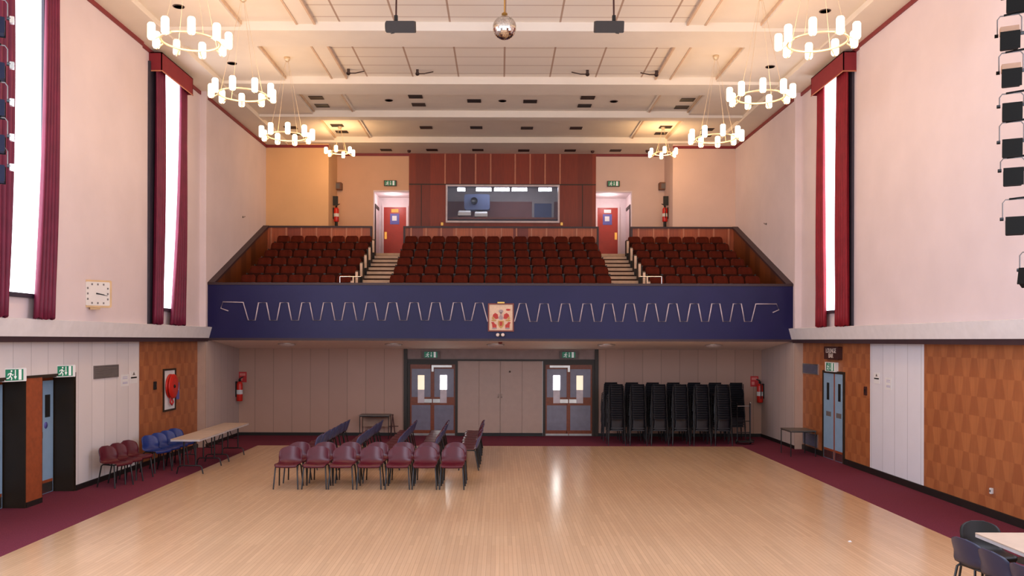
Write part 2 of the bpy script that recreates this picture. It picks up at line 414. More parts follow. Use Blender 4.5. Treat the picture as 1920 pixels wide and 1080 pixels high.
b = MB(); b.box(XL-.025, XL+.02, 2, 19.03, 0, 0.13); b.box(XL-.025, XL+.02, 20.33, 21.8, 0, 0.13); struct(b.build('baseboard_right', M_base))
b = MB(); b.box(-XL+.025, -XL-.02, 2, YD[0], 0, .1); b.box(-XL+.025, -XL-.02, YD[3]+.03, 21.8, 0, .1); b.box(-XL+.01, -XL-.1, YD[1], YD[2], 0, .09); struct(b.build('baseboard_left', M_base))
# ---- rear lower wall
xs = [XZ(p, 750, YW)[0] for p in (757, 763.5, 858, 1017.5, 1115, 1121.5)]
zt = XZ(938, 675, YW)[1]; zs = XZ(938, 655, YW)[1]
b = MB(); b.box(-7.6, xs[0], YW, YW+.15, 0, 2.6); b.box(xs[5], 7.6, YW, YW+.15, 0, 2.6)
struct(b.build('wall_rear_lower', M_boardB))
struct(MB().box(xs[0], xs[5], YW+.02, YW+.15, zt, 2.6).build('wall_rear_header', M_header))
b = MB(); b.box(xs[0], xs[1], YW-.05, YW+.1, 0, 2.55); b.box(xs[4], xs[5], YW-.05, YW+.1, 0, 2.55); b.box(xs[1], xs[4], YW-.03, YW+.1, zt-.03, zt+.02)
struct(b.build('trim_door_surround', M_framedark))
struct(MB().box(xs[2], xs[3], YW+.06, YW+.15, 0, zt).build('wall_rear_centre', M_cream))
b = MB(); b.box(-7.5, xs[0], YW-.02, YW+.03, 0.002, .09); b.box(xs[5], 7.5, YW-.02, YW+.03, .002, .09); b.box(xs[2], xs[3], YW-.03, YW+.04, .002, .09)
struct(b.build('baseboard_rear', M_base))
# ---- balcony
zbt = XZ(938, 531, YB)[1]; zbb = XZ(938, 638, YB)[1]
struct(MB().box(-7.51, 7.51, YB, YB+.14, zbb+.03, zbt-.06).build('wall_balcony_front', M_blue))
struct(MB().box(-7.51, 7.51, YB-.02, YB+.17, zbt-.06, zbt).build('trim_balcony_top_rail', M_darktrim))
struct(MB().box(-7.49, 7.49, YB-.012, YB+.14, zbb-.02, zbb+.04).build('trim_balcony_bottom', M_darktrim))
so = [(YB+.1, zbb-.01), (YW+.02, zs), (YW+.02, zs+.05), (YB+.1, zbb+.04)]
struct(MB().prism([(-7.5,y,z) for y,z in so], [(7.5,y,z) for y,z in so]).build('ceiling_under_balcony', M_soffit))
ROWY = [22.75 + .75*k for k in range(6)]; TIER = [3.68 + .30*k for k in range(6)]
prof = [(YB+.14, 3.0)]
for k in range(6):
    ya = YB+.14 if k == 0 else ROWY[k]-.62
    prof += [(ya, TIER[k]), (ROWY[k]+.13 if k < 5 else 26.9, TIER[k])]
prof += [(26.9, ZL), (30.2, ZL), (30.2, 3.0)]
struct(MB().prism([(-7.45,y,z) for y,z in prof], [(7.45,y,z) for y,z in prof]).build('floor_balcony_tiers', M_tier))
for s, nm in ((-1,'left'),(1,'right')):
    xa, xb = (s*3.08, s*3.93)
    st = MB(); no = MB()
    for j in range(10):
        z = ZL - .15*j; y = 26.9 if j == 0 else 26.235 - .375*(j-1)
        st.box(xa, xb, y, y+.42, z-.32, z-.002)
        no.box(xa, xb, y-.02, y+.05, z-.075, z+.004)
    struct(st.build('stairs_' + nm, M_tier)); struct(no.build('trim_stair_nosing_' + nm, M_nosing))
    # sloping side parapet cladding
    pp = [(YB+.1,3.1),(YB+.1,zbt),(26.95,6.30),(26.95,4.6)]
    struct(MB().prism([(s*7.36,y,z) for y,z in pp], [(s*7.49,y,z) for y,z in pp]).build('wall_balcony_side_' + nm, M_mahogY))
    cp = [(YB,zbt-.05),(YB,zbt+.01),(26.97,6.36),(26.97,6.29)]
    struct(MB().prism([(s*7.32,y,z) for y,z in cp], [(s*7.5,y,z) for y,z in cp]).build('trim_balcony_side_cap_' + nm, M_darktrim))
# rear parapet in three lengths
for a, bb, nm in ((495,697,'left'),(757,1122,'centre'),(1183,1384,'right')):
    x0, x1 = XZ(a,430,26.95)[0], XZ(bb,430,26.95)[0]
    struct(MB().box(x0, x1, 26.95, 27.03, 5.0, 6.30).build('wall_balcony_rear_' + nm, M_mahog))
    c = MB(); c.box(x0-.01, x1+.01, 26.92, 27.06, 6.29, 6.345)
    if nm != 'right': c.box(x1-.05, x1+.012, 26.93, 27.05, 5.0, 6.3)
    if nm != 'left': c.box(x0-.012, x0+.05, 26.93, 27.05, 5.0, 6.3)
    struct(c.build('trim_balcony_rear_cap_' + nm, M_darktrim))
    t = MB(); x = x0 + .235
    while x < x1 - .1: t.box(x-.025, x+.025, 26.93, 26.95, 5.2, 6.29); x += .475
    struct(t.build('trim_balcony_rear_battens_' + nm, M_batten))
# lobbies behind the rear wall
for s, nm in ((-1,'left'),(1,'right')):
    xa, xb = (xo[0], xo[1]) if s < 0 else (xo[2], xo[3])
    outer, inner = (xa, xb) if s < 0 else (xb, xa)
    b = MB(); b.box(xa-.1, xb+.1, 30.1, 30.2, ZL, 7.9); b.box(outer, outer+s*.1, YC+.12, 30.1, ZL, 7.9); b.box(inner, inner-s*.06, YC-.02, 30.1, ZL, 7.9); b.box(xa, xb, YC+.12, 30.1, ZO, 7.95)
    b.box(outer, outer-s*.03, YC-.01, YC+.14, ZL, ZO); b.box(xa, xb, YC-.012, YC+.1, ZO-.03, ZO+.02)
    struct(b.build('wall_lobby_' + nm, M_lobby))
    c = MB(); c.box(outer, outer-s*.03, 29.0, 29.12, ZL, 7.38); c.box(outer, outer-s*.03, 29.12, 29.9, 7.28, 7.38)
    struct(c.build('trim_lobby_door_' + nm, M_framedark))
    d0, d1 = (XZ(720,400,30.1)[0], XZ(762,400,30.1)[0]) if s < 0 else (XZ(1120,400,30.1)[0], XZ(1158,400,30.1)[0])
    zt_ = XZ(740,389,30.1)[1]
    dr = struct(MB().box(d0, d1, 30.05, 30.1, ZL+.005, zt_).build('door_%d' % (5 if s < 0 else 6), M_reddoor))
    cx = (d0+d1)/2
    MB().box(cx-.17, cx+.15, 30.04, 30.05, XZ(740,421,30.1)[1], XZ(740,401,30.1)[1]).build('notice', M_bluenotice, dr)
    MB().box(cx-.10, cx+.06, 30.036, 30.04, 6.95, 7.12).build('notice_print', M_white, dr)
    MB().box(cx-.13, cx+.12, 30.04, 30.05, 7.24, 7.36).build('warning_sticker', M_yellow if s < 0 else M_white, dr)
    hx = d0+.07 if s < 0 else d1-.07
    MB().box(hx-.04, hx+.04, 30.03, 30.05, 6.30, 6.55).build('push_plate', M_brass, dr)
    struct(MB().box(d0-.06, d0, 30.04, 30.1, ZL, zt_+.06).box(d1, d1+.06, 30.04, 30.1, ZL, zt_+.06).box(d0, d1, 30.04, 30.1, zt_, zt_+.06).build('trim_red_door_' + nm, M_lobby))
# projection room front with window and its inside
yb_ = YC - .03
w0, w1 = XZ(836,380,yb_)[0], XZ(1049,380,yb_)[0]; wz0, wz1 = XZ(940,418,yb_)[1], XZ(940,347,yb_)[1]
zj = XZ(940,345,yb_)[1]
b = MB(); b.box(xo[1], w0, yb_, YC+.1, 5.4, H+6.27); b.box(w1, xo[2], yb_, YC+.1, 5.4, H+6.27); b.box(w0, w1, yb_, YC+.1, 5.4, wz0); b.box(w0, w1, yb_, YC+.1, wz1, H+6.27)
struct(b.build('wall_projection_room', M_boxwood))
b = MB()
for p in (834.6,862.8,891.8,920,966,994,1022,1050):
    x = XZ(p,320,yb_)[0]; b.box(x-.025, x+.025, yb_-.02, yb_, zj, H+6.26)
struct(b.build('trim_projection_room_battens', M_batten))
b = MB(); b.box(xo[1], xo[2], yb_-.012, yb_, zj-.035, zj)
for p in (790,1092): x = XZ(p,380,yb_)[0]; b.box(x-.012, x+.012, yb_-.008, yb_, 5.5, zj-.03)
struct(b.build('trim_projection_room_joint', M_framedark))
win = struct(thing('window_4', '', '')); del win['label']; del win['category']
fr = MB(); q = .065
fr.box(w0, w1, yb_-.06, yb_+.06, wz0, wz0+q); fr.box(w0, w1, yb_-.06, yb_+.06, wz1-q*.8, wz1); fr.box(w0, w0+q*.8, yb_-.06, yb_+.06, wz0+q, wz1-q*.8); fr.box(w1-q*.8, w1, yb_-.06, yb_+.06, wz0+q, wz1-q*.8)
fr.build('window_frame', M_pale, win)
MB().box(w0+.05, w1-.05, yb_, yb_+.01, wz0+.06, wz1-.05).build('glass', M_glass, win)
b = MB(); b.box(w0-.6, w1+.6, 31.4, 31.5, 6.3, 7.85)
struct(b.build('wall_projection_room_back_lower', M_roomdark))
b = MB(); b.box(w0-.6, w1+.6, 31.42, 31.5, 7.85, 9.0); b.box(w0-.6, w0-.5, YC+.1, 31.5, 6.3, 9.0); b.box(w1+.5, w1+.6, YC+.1, 31.5, 6.3, 9.0); b.box(w0-.6, w1+.6, YC+.1, 31.5, 8.35, 8.45)
struct(b.build('wall_projection_room_inside', M_roomgrey))
for px, wpx in ((865,14),(907,28),(941,28),(974,28),(1022,24)):
    Yt = 29.5; x, z = XZ(px, 355.5, Yt); w = wpx*Yt/F
    t = thing('strip_light', {865:'short fluorescent strip light at the left end inside the control room window',907:'fluorescent strip light second from left inside the control room window',941:'middle fluorescent strip light inside the control room window',974:'fluorescent strip light just right of middle inside the control room window',1022:'fluorescent strip light at the right end inside the control room window'}[px], 'light', (x,Yt,z), 0, 'strip lights in the control room')
    MB().rbox(-w/2, w/2, -.05, .05, -.05, .05, .03, 'x').build('tube', M_fluo, t)
    MB().box(-w/2, w/2, -.04, .04, .05, 8.345-z).build('housing', M_white, t)
for px, py, lb in ((871,398,'pale mixing desk on the left inside the control room window'),(902,400,'pale sloping mixing desk right of another behind the control room glass')):
    x, z = XZ(px, py, 29.3); t = thing('mixing_desk', lb, 'mixing desk', (x,29.3,z-.12))
    MB().prism([(-.22,-.1,0),(-.22,.25,0),(-.22,.25,.2),(-.22,-.1,.1)], [(.22,-.1,0),(.22,.25,0),(.22,.25,.2),(.22,-.1,.1)]).build('case', M_steel, t)
    MB().prism([(-.2,-.105,.09),(-.2,.24,.20),(-.2,.24,.215),(-.2,-.105,.105)], [(.2,-.105,.09),(.2,.24,.20),(.2,.24,.215),(.2,-.105,.105)]).build('control_panel', M_white, t)
tag(MB().box(w0-.3, w1+.3, 28.95, 29.75, 6.86, 6.92).box(w0-.3, w1+.3, 29.6, 29.7, 5.5, 6.86).build('control_desk', M_doorbrown), 'long brown desk along the inside of the control room window', 'desk')
t = thing('equipment_cabinet', 'blue grey equipment cabinet with pale frame inside control room at right', 'cabinet', (XZ(1018,396,31.3)[0],31.3,6.35))
MB().box(-.32,.32,0,.1,0,1.42).build('door', M_roomblue, t); MB().box(-.4,-.32,-.02,.1,0,1.5).box(.32,.4,-.02,.1,0,1.5).box(-.32,.32,-.02,.1,1.42,1.5).build('frame', M_roomgrey, t)
t = thing('film_projector', 'dark blue projector in the middle of the control room behind glass', 'projector', (XZ(900,375,30.4)[0],30.4,6.92))
MB().rbox(-.55,.35,-.2,.2,.45,1.0,.08,'y').build('body', M_roomblue, t); MB().box(-.12,.1,-.12,.12,0,.45).build('stand', M_black, t); MB().lathe([(.12,-.35),(.12,-.2)], (-.2,0,.75), 14, 'y').build('lens', M_blackgl, t)
for px, sd in ((829,'left'),(1053,'right')):
    x, z = XZ(px,420,yb_); tag(MB().rbox(x-.04,x+.04,yb_-.03,yb_,z-.05,z+.05,.015,'y').build('wall_socket', M_brass), 'small brass socket below the %s corner of the control room window' % sd, 'socket')

# ================================================================== WINDOWS, PELMETS, CURTAINS
def window(n, s, xw, y0, y1, z0, z1, jamb=.03):
    w = bpy.data.objects.new('window_%d' % n, None); COL.objects.link(w); struct(w)
    MB().box(s*(xw-.005), s*(xw+.01), y0+.04, y1-.04, z0+.05, z1).build('pane', M_pane, w)
    f = MB(); f.box(s*(xw-.05), s*xw, y0-jamb, y0+.04, z0-.33, z1); f.box(s*(xw-.05), s*xw, y1-.04, y1+.03, z0-.33, z1); f.box(s*(xw-.06), s*xw, y0, y1, z0-.02, z0+.05)
    f.build('window_frame', M_winframe, w)
window(1, -1, XU, 12.3, 13.95, 3.42, 8.9)
window(2, -1, XU+.04, 18.72, 20.15, 3.40, 8.7, .50)
window(3, 1, XU+.04, 18.66, 20.15, 3.40, 8.7, .46)
def pelmet(s, y0, y1, z0, xw, label):
    t = thing('pelmet', label, 'pelmet', (s*xw, (y0+y1)/2, z0), 0, 'window pelmets')
    d = s*-.28; h = (y1-y0)/2; zt = 8.90 - z0
    b = MB(); b.box(d, d-s*-.02, -h, h, 0, zt); b.box(0, d, -h, -h+.02, 0, zt); b.box(0, d, h-.02, h, 0, zt); b.box(0, d, -h, h, zt-.02, zt)
    fix(b.build('valance', M_pelmet, t))
    MB().box(d-s*.006, d, -h-.005, h+.005, -.022, .004).box(0, d, -h-.006, -h, -.022, .004).build('braid', M_batten, t)
def curtain(s, xw, top, bot, z0, z1, m, label, waves=5, amp=.05):
    nz, nt = 24, waves*8; rows = []
    for i in range(nz+1):
        k = i/nz; z = z1 + (z0-z1)*k; e = k**2.2
        a = top[0]+(bot[0]-top[0])*e; b_ = top[1]+(bot[1]-top[1])*e
        rows.append([(s*(xw-.13) - s*amp*math.sin(j/nt*waves*2*PI+.7*math.sin(k*3))*(0.7+.5*k), a+(b_-a)*j/nt, z + (.02*math.sin(j)) * (k > .99)) for j in range(nt+1)])
    o = MB().grid(rows).build('curtain', m, solid=.012)
    return tag(o, label, 'curtain', 'window curtains')
pelmet(-1, 12.2, 14.3, 8.5, XU, 'red box pelmet above the nearest left window, mostly out of frame')
pelmet(-1, 18.27, 20.12, 8.51, XU+.04, 'red box pelmet over the far left window beside the balcony')
pelmet(1, 18.1, 19.98, 8.49, XU+.04, 'red box pelmet over the only window on the right wall')
curtain(-1, XU, (12.25,12.93), (12.2,12.76), 3.08, 8.75, M_curtain, 'burgundy curtain at the extreme left edge behind the stage lights')
curtain(-1, XU, (13.80,14.24), (13.48,14.10), 3.08, 8.75, M_curtain, 'burgundy curtain on the right side of the nearest left window')
curtain(-1, XU+.04, (18.32,18.85), (18.22,18.70), 3.08, 8.8, M_curtain, 'burgundy curtain on the near side of the far left window, right of the clock', 4)
curtain(-1, XU+.04, (19.72,20.12), (19.15,20.08), 3.08, 8.8, M_curtain, 'burgundy curtain flaring out at its hem on the left wall beside the balcony', 5)
curtain(1, XU+.04, (18.2,18.85), (18.15,18.86), 3.08, 8.8, M_curtainR, 'crimson curtain on the near side of the right wall window', 5)
curtain(1, XU+.04, (19.55,19.98), (19.42,20.02), 3.08, 8.8, M_curtainR, 'crimson curtain on the far side of the right wall window by the balcony', 4)

# ================================================================== DOORS
def rear_door(n, a, b_, ):
    """double glazed doors in the rear wall between pixel columns a..b_"""
    x0, x1 = XZ(a,750,YW)[0], XZ(b_,750,YW)[0]
    d = bpy.data.objects.new('door_%d' % n, None); COL.objects.link(d); struct(d); d.location = (x0, YW+.04, 0)
    W = x1-x0; zh = XZ(938,675,YW)[1]-.03
    f = MB(); f.box(0,.07,-.04,.06,0,zh); f.box(W-.07,W,-.04,.06,0,zh); f.box(.07,W-.07,-.04,.06,zh-.10,zh)
    f.build('door_frame', M_framedark, d)
    lw = (W-.14)/2; zz = lambda py: XZ(938,py,YW)[1]
    for k in (0,1):
        xa = .07+k*lw; xb = xa+lw
        l = MB(); st = .045
        l.box(xa,xa+st,0,.04,.01,zh-.1); l.box(xb-st-.015,xb,0,.04,.01,zh-.1) if k == 0 else l.box(xb-st,xb,0,.04,.01,zh-.1)
        l.box(xa+st,xb-st,0,.04,zz(692),zh-.1); l.box(xa+st,xb-st,0,.04,zz(760),zz(745)); l.box(xa+st,xb-st,0,.04,.01,zz(807))
        leaf = l.build('door_leaf', M_doorbrown, d)
        MB().box(xa+st,xb-st,.012,.028,zz(745),zz(692)).build('upper_panel', M_greyblue, leaf)
        MB().box(xa+st,xb-st,.012,.028,zz(807),zz(760)).build('lower_panel', M_greyblue, leaf)
        vx = xa + lw*(.34 if k == 0 else .33); vw = .19
        bright = (n == 1 and k == 1) or (n == 2 and k == 0)
        MB().box(vx,vx+vw,.004,.014,zz(731),zz(704)).build('vision_glass', M_bright if bright else M_cream_glass, leaf)
        MB().box(vx,vx+vw,-.004,.012,zz(756),zz(731)).build('push_plate', M_pale, leaf)
        MB().rbox(vx if k else vx+vw, xa+.01 if k else xb-.02, -.03,-.015,zz(755.5),zz(748.5),.01,'y').build('push_bar', M_steel, leaf)
        MB().box(xa+.01,xb-.01,-.004,.002,.015,zz(817)+.06).build('kick_plate', M_steel, leaf)
    c0 = .07+lw
    ax = (c0, c0+.55) if n == 1 else (c0-.55, c0)
    MB().box(ax[0],ax[1],-.06,0,zz(689),zz(685)).box(c0-.03,c0+.03,-.05,0,zz(697),zz(685)).build('door_closer', M_steel, d)
rear_door(1, 764, 858); rear_door(2, 1018, 1115)
# cupboard doors in the middle of the rear wall
d = bpy.data.objects.new('door_3', None); COL.objects.link(d); struct(d); d.location = (xs[2], YW+.03, 0)
W = xs[3]-xs[2]; seam = XZ(938,740,YW)[0]-xs[2]; zh = zt-.03
for a, bb, g in ((0,seam-.008,XZ(898,740,YW)[0]-xs[2]),(seam+.008,W,XZ(979,740,YW)[0]-xs[2])):
    l = MB(); l.box(a,g-.004,0,.03,.09,zh); l.box(g+.004,bb,0,.03,.09,zh); leaf = l.build('door_leaf', M_cream, d)
    hx = bb-.05 if a == 0 else a+.03
    MB().tube([(hx,-.0,1.20),(hx,-.035,1.20),(hx,-.035,1.10),(hx,0,1.10)], .008).build('handle', M_steel, leaf)
MB().lathe([(.02,-.03),(.028,-.02),(.02,0)], (XZ(956,697,YW)[0]-xs[2],0,XZ(956,697,YW)[1]), 12, 'y').build('knob', M_steel, d)
# left blue doors in their recesses
def blue_leaf(parent, y0, y1, x, s, zt_, vis, plates=True):
    """leaf on plane x; s = side the room lies on"""
    l = MB().box(x, x+s*.04, y0, y1, .01, zt_).build('door_leaf', M_bluedoor, parent)
    e = x+s*.04
    MB().box(e, e+s*.004, vis[0], vis[1], vis[2], vis[3]).build('vision_glass', M_black, l)
    MB().box(e, e+s*.004, y0+.02, y1-.02, .02, .20).build('kick_plate', M_steel, l)
    MB().box(e, e+s*.005, y0+.02, y1-.02, .20, .25).build('kick_rail', M_orangewood, l)
    MB().box(e, e+s*.005, (y0+y1)/2-.14, (y0+y1)/2+.14, 1.0, 1.11).build('push_plate', M_vent, l)
    return l
for n, ya, yb2 in ((7,YD[0],YD[1]),(8,YD[2],YD[3])):
    d = bpy.data.objects.new('door_%d' % n, None); COL.objects.link(d); struct(d)
    l = blue_leaf(d, ya+.05, yb2-.05, -XB-.04, 1, ZD-.1, (yb2-.33, yb2-.16, 1.36, 1.76))
    MB().lathe([(.06,0),(.06,.004)], (-XB, yb2-.3, 1.22), 16, 'x').build('round_sign', M_bluenotice, l)
    MB().box(-XB-.3,-XB-.02, ya+.02, yb2-.02, ZD-.1, ZD-.02).box(-XB-.3,-XB-.03,ya+.02,ya+.05,0,ZD-.1).box(-XB-.3,-XB-.03,yb2-.05,yb2-.02,0,ZD-.1).build('door_frame', M_doorbrown, d)
# right blue double doors
d = bpy.data.objects.new('door_9', None); COL.objects.link(d); struct(d)
ra, rb = 19.04, 20.32; zt9 = 2.0
MB().box(XL-.03,XL+.03,ra,ra+.07,0,zt9+.06).box(XL-.03,XL+.03,rb-.07,rb,0,zt9+.06).box(XL-.03,XL+.03,ra+.07,rb-.07,zt9,zt9+.06).build('door_frame', M_framedark, d)
mid = YZ(1566,780,XL)[0]
for a, bb in ((ra+.07,mid-.03),(mid+.03,rb-.07)):
    vc = (a+bb)/2 + (.04 if a > mid else -.03)
    blue_leaf(d, a, bb, XL+.02, -1, zt9, (vc-.07, vc+.07, 1.38, 1.78))
MB().box(XL-.025,XL+.02,mid-.03,mid+.03,.01,zt9).build('meeting_stile', M_orangewood, d)

# ================================================================== BALCONY FRONT DECORATION
def zig(label, pts):
    b = MB(); y = YB-.019
    b.tube([(XZ(px,py,y)[0], y, XZ(px,py,y)[1]) for px,py in pts], .016, 6)
    return tag(b.build('zigzag_strip', M_strip), label, 'wall decoration', 'zigzag strips on the balcony front')
L = [(428,583),(414,578),(418,566),(456,567)]
for k in range(11):
    c0 = 472 + 40.6*k; t = min(k*.1, 1)
    L += [(c0-6.5,600.5),(c0+6.5,600.5)]
    if k < 10: L += [(c0+20.3-7.5,567.5),(c0+20.3+7.5,567.5)]
L = L[:-2] + [(872,601),(884,601),(891.5,568),(905,568),(914.5,603)]
zig('pale zigzag metal strip on the blue balcony front, left of the crest', L)
R = [(964.5,603),(974,569),(986,569)]
for k in range(11):
    c0 = 1000 + 40.25*k
    R += [(c0-6.5,603),(c0+6.5,603)]
    if k < 10: R += [(c0+20.1-7.5,569.5),(c0+20.1+7.5,569.5)]
R += [(1417,570),(1456,570),(1460.5,581),(1449,586)]
zig('pale zigzag metal strip on the blue balcony front, right of the crest', R)
# crest
x0, z0 = XZ(915,621.5,YB); x1, z1 = XZ(963.5,569,YB)
cr = thing('crest_plaque', 'framed square coat of arms in red and gold on balcony front', 'plaque', ((x0+x1)/2, YB, z0))
w = (x1-x0)/2; h = z1-z0; q = .03
MB().box(-w,w,-.05,0,0,q).box(-w,w,-.05,0,h-q,h).box(-w,-w+q,-.05,0,q,h-q).box(w-q,w,-.05,0,q,h-q).build('frame', mat('crest_frame_wood', (126, 54, 40), .45), cr)
MB().box(-w+q,w-q,-.03,0,q,h-q).build('panel', M_crestpanel, cr)
def flat(name, polys, m, parent, y, sx=1, th=.008):
    b = MB()
    for p in polys: b.prism([(a*sx, y, z) for a, z in p], [(a*sx, y-th, z) for a, z in p])
    return fix(b.build(name, m, parent))
def ell(cx, cz, rx, rz, n=14, t0=0): return [(cx+rx*math.cos(t0+2*PI*k/n), cz+rz*math.sin(t0+2*PI*k/n)) for k in range(n)]
U = w*2
flat('shield', [[(-.11*U,.42*U),(.11*U,.42*U),(.12*U,.28*U),(.07*U,.17*U),(0,.12*U),(-.07*U,.17*U),(-.12*U,.28*U)]], M_crestgold, cr, -.03)
flat('shield_charge', [[(-.06*U,.38*U),(.06*U,.38*U),(.05*U,.26*U),(0,.2*U),(-.05*U,.26*U)]], M_crestred, cr, -.038)
flat('helmet', [[(-.07*U,.46*U),(.07*U,.46*U),(.085*U,.56*U),(.04*U,.64*U),(-.04*U,.64*U),(-.085*U,.56*U)]], M_crestgrey, cr, -.03)
flat('crest_figure', [ell(0,.78*U,.09*U,.07*U), [(-.04*U,.66*U),(.04*U,.66*U),(.03*U,.74*U),(-.03*U,.74*U)]], M_crestgrey, cr, -.03)
for sg in (-1,1):
    flat('mantling', [[(sg*.1*U,.5*U),(sg*.2*U,.48*U),(sg*.33*U,.56*U),(sg*.3*U,.66*U),(sg*.22*U,.72*U),(sg*.12*U,.66*U)]], M_crestred, cr, -.03)
    flat('gold_scroll', [ell(sg*.27*U,.43*U,.10*U,.035*U,12,.4), ell(sg*.30*U,.52*U+.0,.05*U,.05*U)], M_crestgold, cr, -.034)
    flat('supporter', [[(sg*.17*U,.14*U),(sg*.33*U,.14*U),(sg*.34*U,.28*U),(sg*.38*U,.36*U),(sg*.28*U,.37*U),(sg*.24*U,.3*U),(sg*.17*U,.26*U)]], M_crestred, cr, -.03)
    flat('grass_mound', [ell(sg*.25*U,.12*U,.1*U,.03*U)], M_crestgrey, cr, -.032)
flat('red_flourish', [ell(.28*U,.84*U,.09*U,.04*U,12,.3)], M_crestred, cr, -.03)
MB().box(-.09,.09,-.08,0,h,h+.035).build('picture_light', M_brass, cr)
ft = thing('emergency_light', 'small twin spotlight fitting just under the crest', 'light', (XZ(938,627,YB)[0], YB, XZ(938,630,YB)[1]))
MB().box(-.11,.11,-.04,0,-.01,.06).build('bracket', M_black, ft)
for sg in (-1,1): MB().lathe([(.03,0),(.045,-.03),(.045,-.07),(.0,-.08)], (sg*.065,-.03,.03), 12, 'y').build('lamp', M_shadeoff, ft)

# ================================================================== BALCONY SEATS
def make_theatre_seat():
    t = thing('theatre_seat', 'seat', 'theatre seat', (0,0,0), 0)
    rows = []                                   # curved upholstered backrest
    for z, y, w in ((.32,-.02,.18),(.45,-.01,.19),(.6,.03,.195),(.72,.07,.19),(.78,.09,.17),(.80,.095,.12)):
        rows.append([(w*u, y-.035+.03*u*u*-1, z) for u in (-1,-.6,0,.6,1)])
    MB().grid(rows).build('backrest', M_seat, t, solid=.05)
    MB().rbox(-.185,.185,-.17,-.07,.26,.60,.06,'y').build('seat', M_seat2, t, bevel=.015)
    for sx in (-1,1):
        MB().box(sx*.2-.012,sx*.2+.012,-.22,.02,0,.55).build('seat_standard', M_standard, t)
        MB().rbox(sx*.2-.02,sx*.2+.02,-.27,.0,.55,.585,.012,'y').build('armrest', M_standard, t)
    return t
proto = make_theatre_seat(); PC = tree(proto); used = [False]
rown = ['front row','second row','third row','fourth row','fifth row','back row']
for k in range(6):
    for blk, xa, n, sgn in (('left block', -7.2+.0, 7, 0), ('centre block', -2.77, 14, 0), ('right block', 4.17, 7, 0)):
        if blk == 'left block': xa = -4.17 - .425*6
        for i in range(n):
            if blk == 'centre block': px = -2.97 + .2125 + .4243*i
            else: px = xa + .425*i
            lb = 'dark red balcony seat, %s from the left in the %s of the %s' % (ORD[i], rown[k], blk)
            loc = (px + .02*math.sin(k), ROWY[k], TIER[k]); grp = 'balcony seats, ' + blk
            if not used[0]:
                used[0] = True; proto.location = loc; proto['label'] = lb; proto['group'] = grp
            else: dup(proto, loc, 0, lb, grp, PC)
# row-end standards beside the aisles, chrome guard rails
ep = thing('row_end_panel', 'x', 'seat end panel', (0,0,0)); first = True
MB().rbox(-.03,.03,-.34,.02,0,.66,.05,'x').build('panel', M_standard, ep); MB().box(-.034,.034,-.355,-.335,.25,.62).build('pale_edge', M_nosing, ep)
EC = tree(ep)
for s, nm in ((-1,'left'),(1,'right')):
    for k in range(6):
        loc = (s*3.90, ROWY[k], TIER[k]); lb = 'dark row end panel with pale edge beside the %s aisle, %s of seats' % (nm, rown[k])
        if first: first = False; ep.location = loc; ep['label'] = lb; ep['group'] = 'row end panels'
        else: dup(ep, loc, 0, lb, 'row end panels', EC)
    x, z = XZ(663 if s < 0 else 1213, 519, 22.3); xe = XZ(638 if s < 0 else 1240, 519, 22.3)[0]
    t = thing('guard_rail', 'low chrome guard rail at the foot of the %s balcony stairs' % nm, 'guard rail', (x,22.25,3.68), 0, 'balcony guard rails')
    hz = z-3.68
    MB().tube([(xe-x,0,hz),(-s*.2,0,hz)], .014).build('rail', M_chrome, t); MB().tube([(0,0,0),(0,0,hz)], .022).build('post', M_nosing, t)
    MB().tube([(xe-x,0,0),(xe-x,0,hz)], .012).build('post', M_chrome, t)

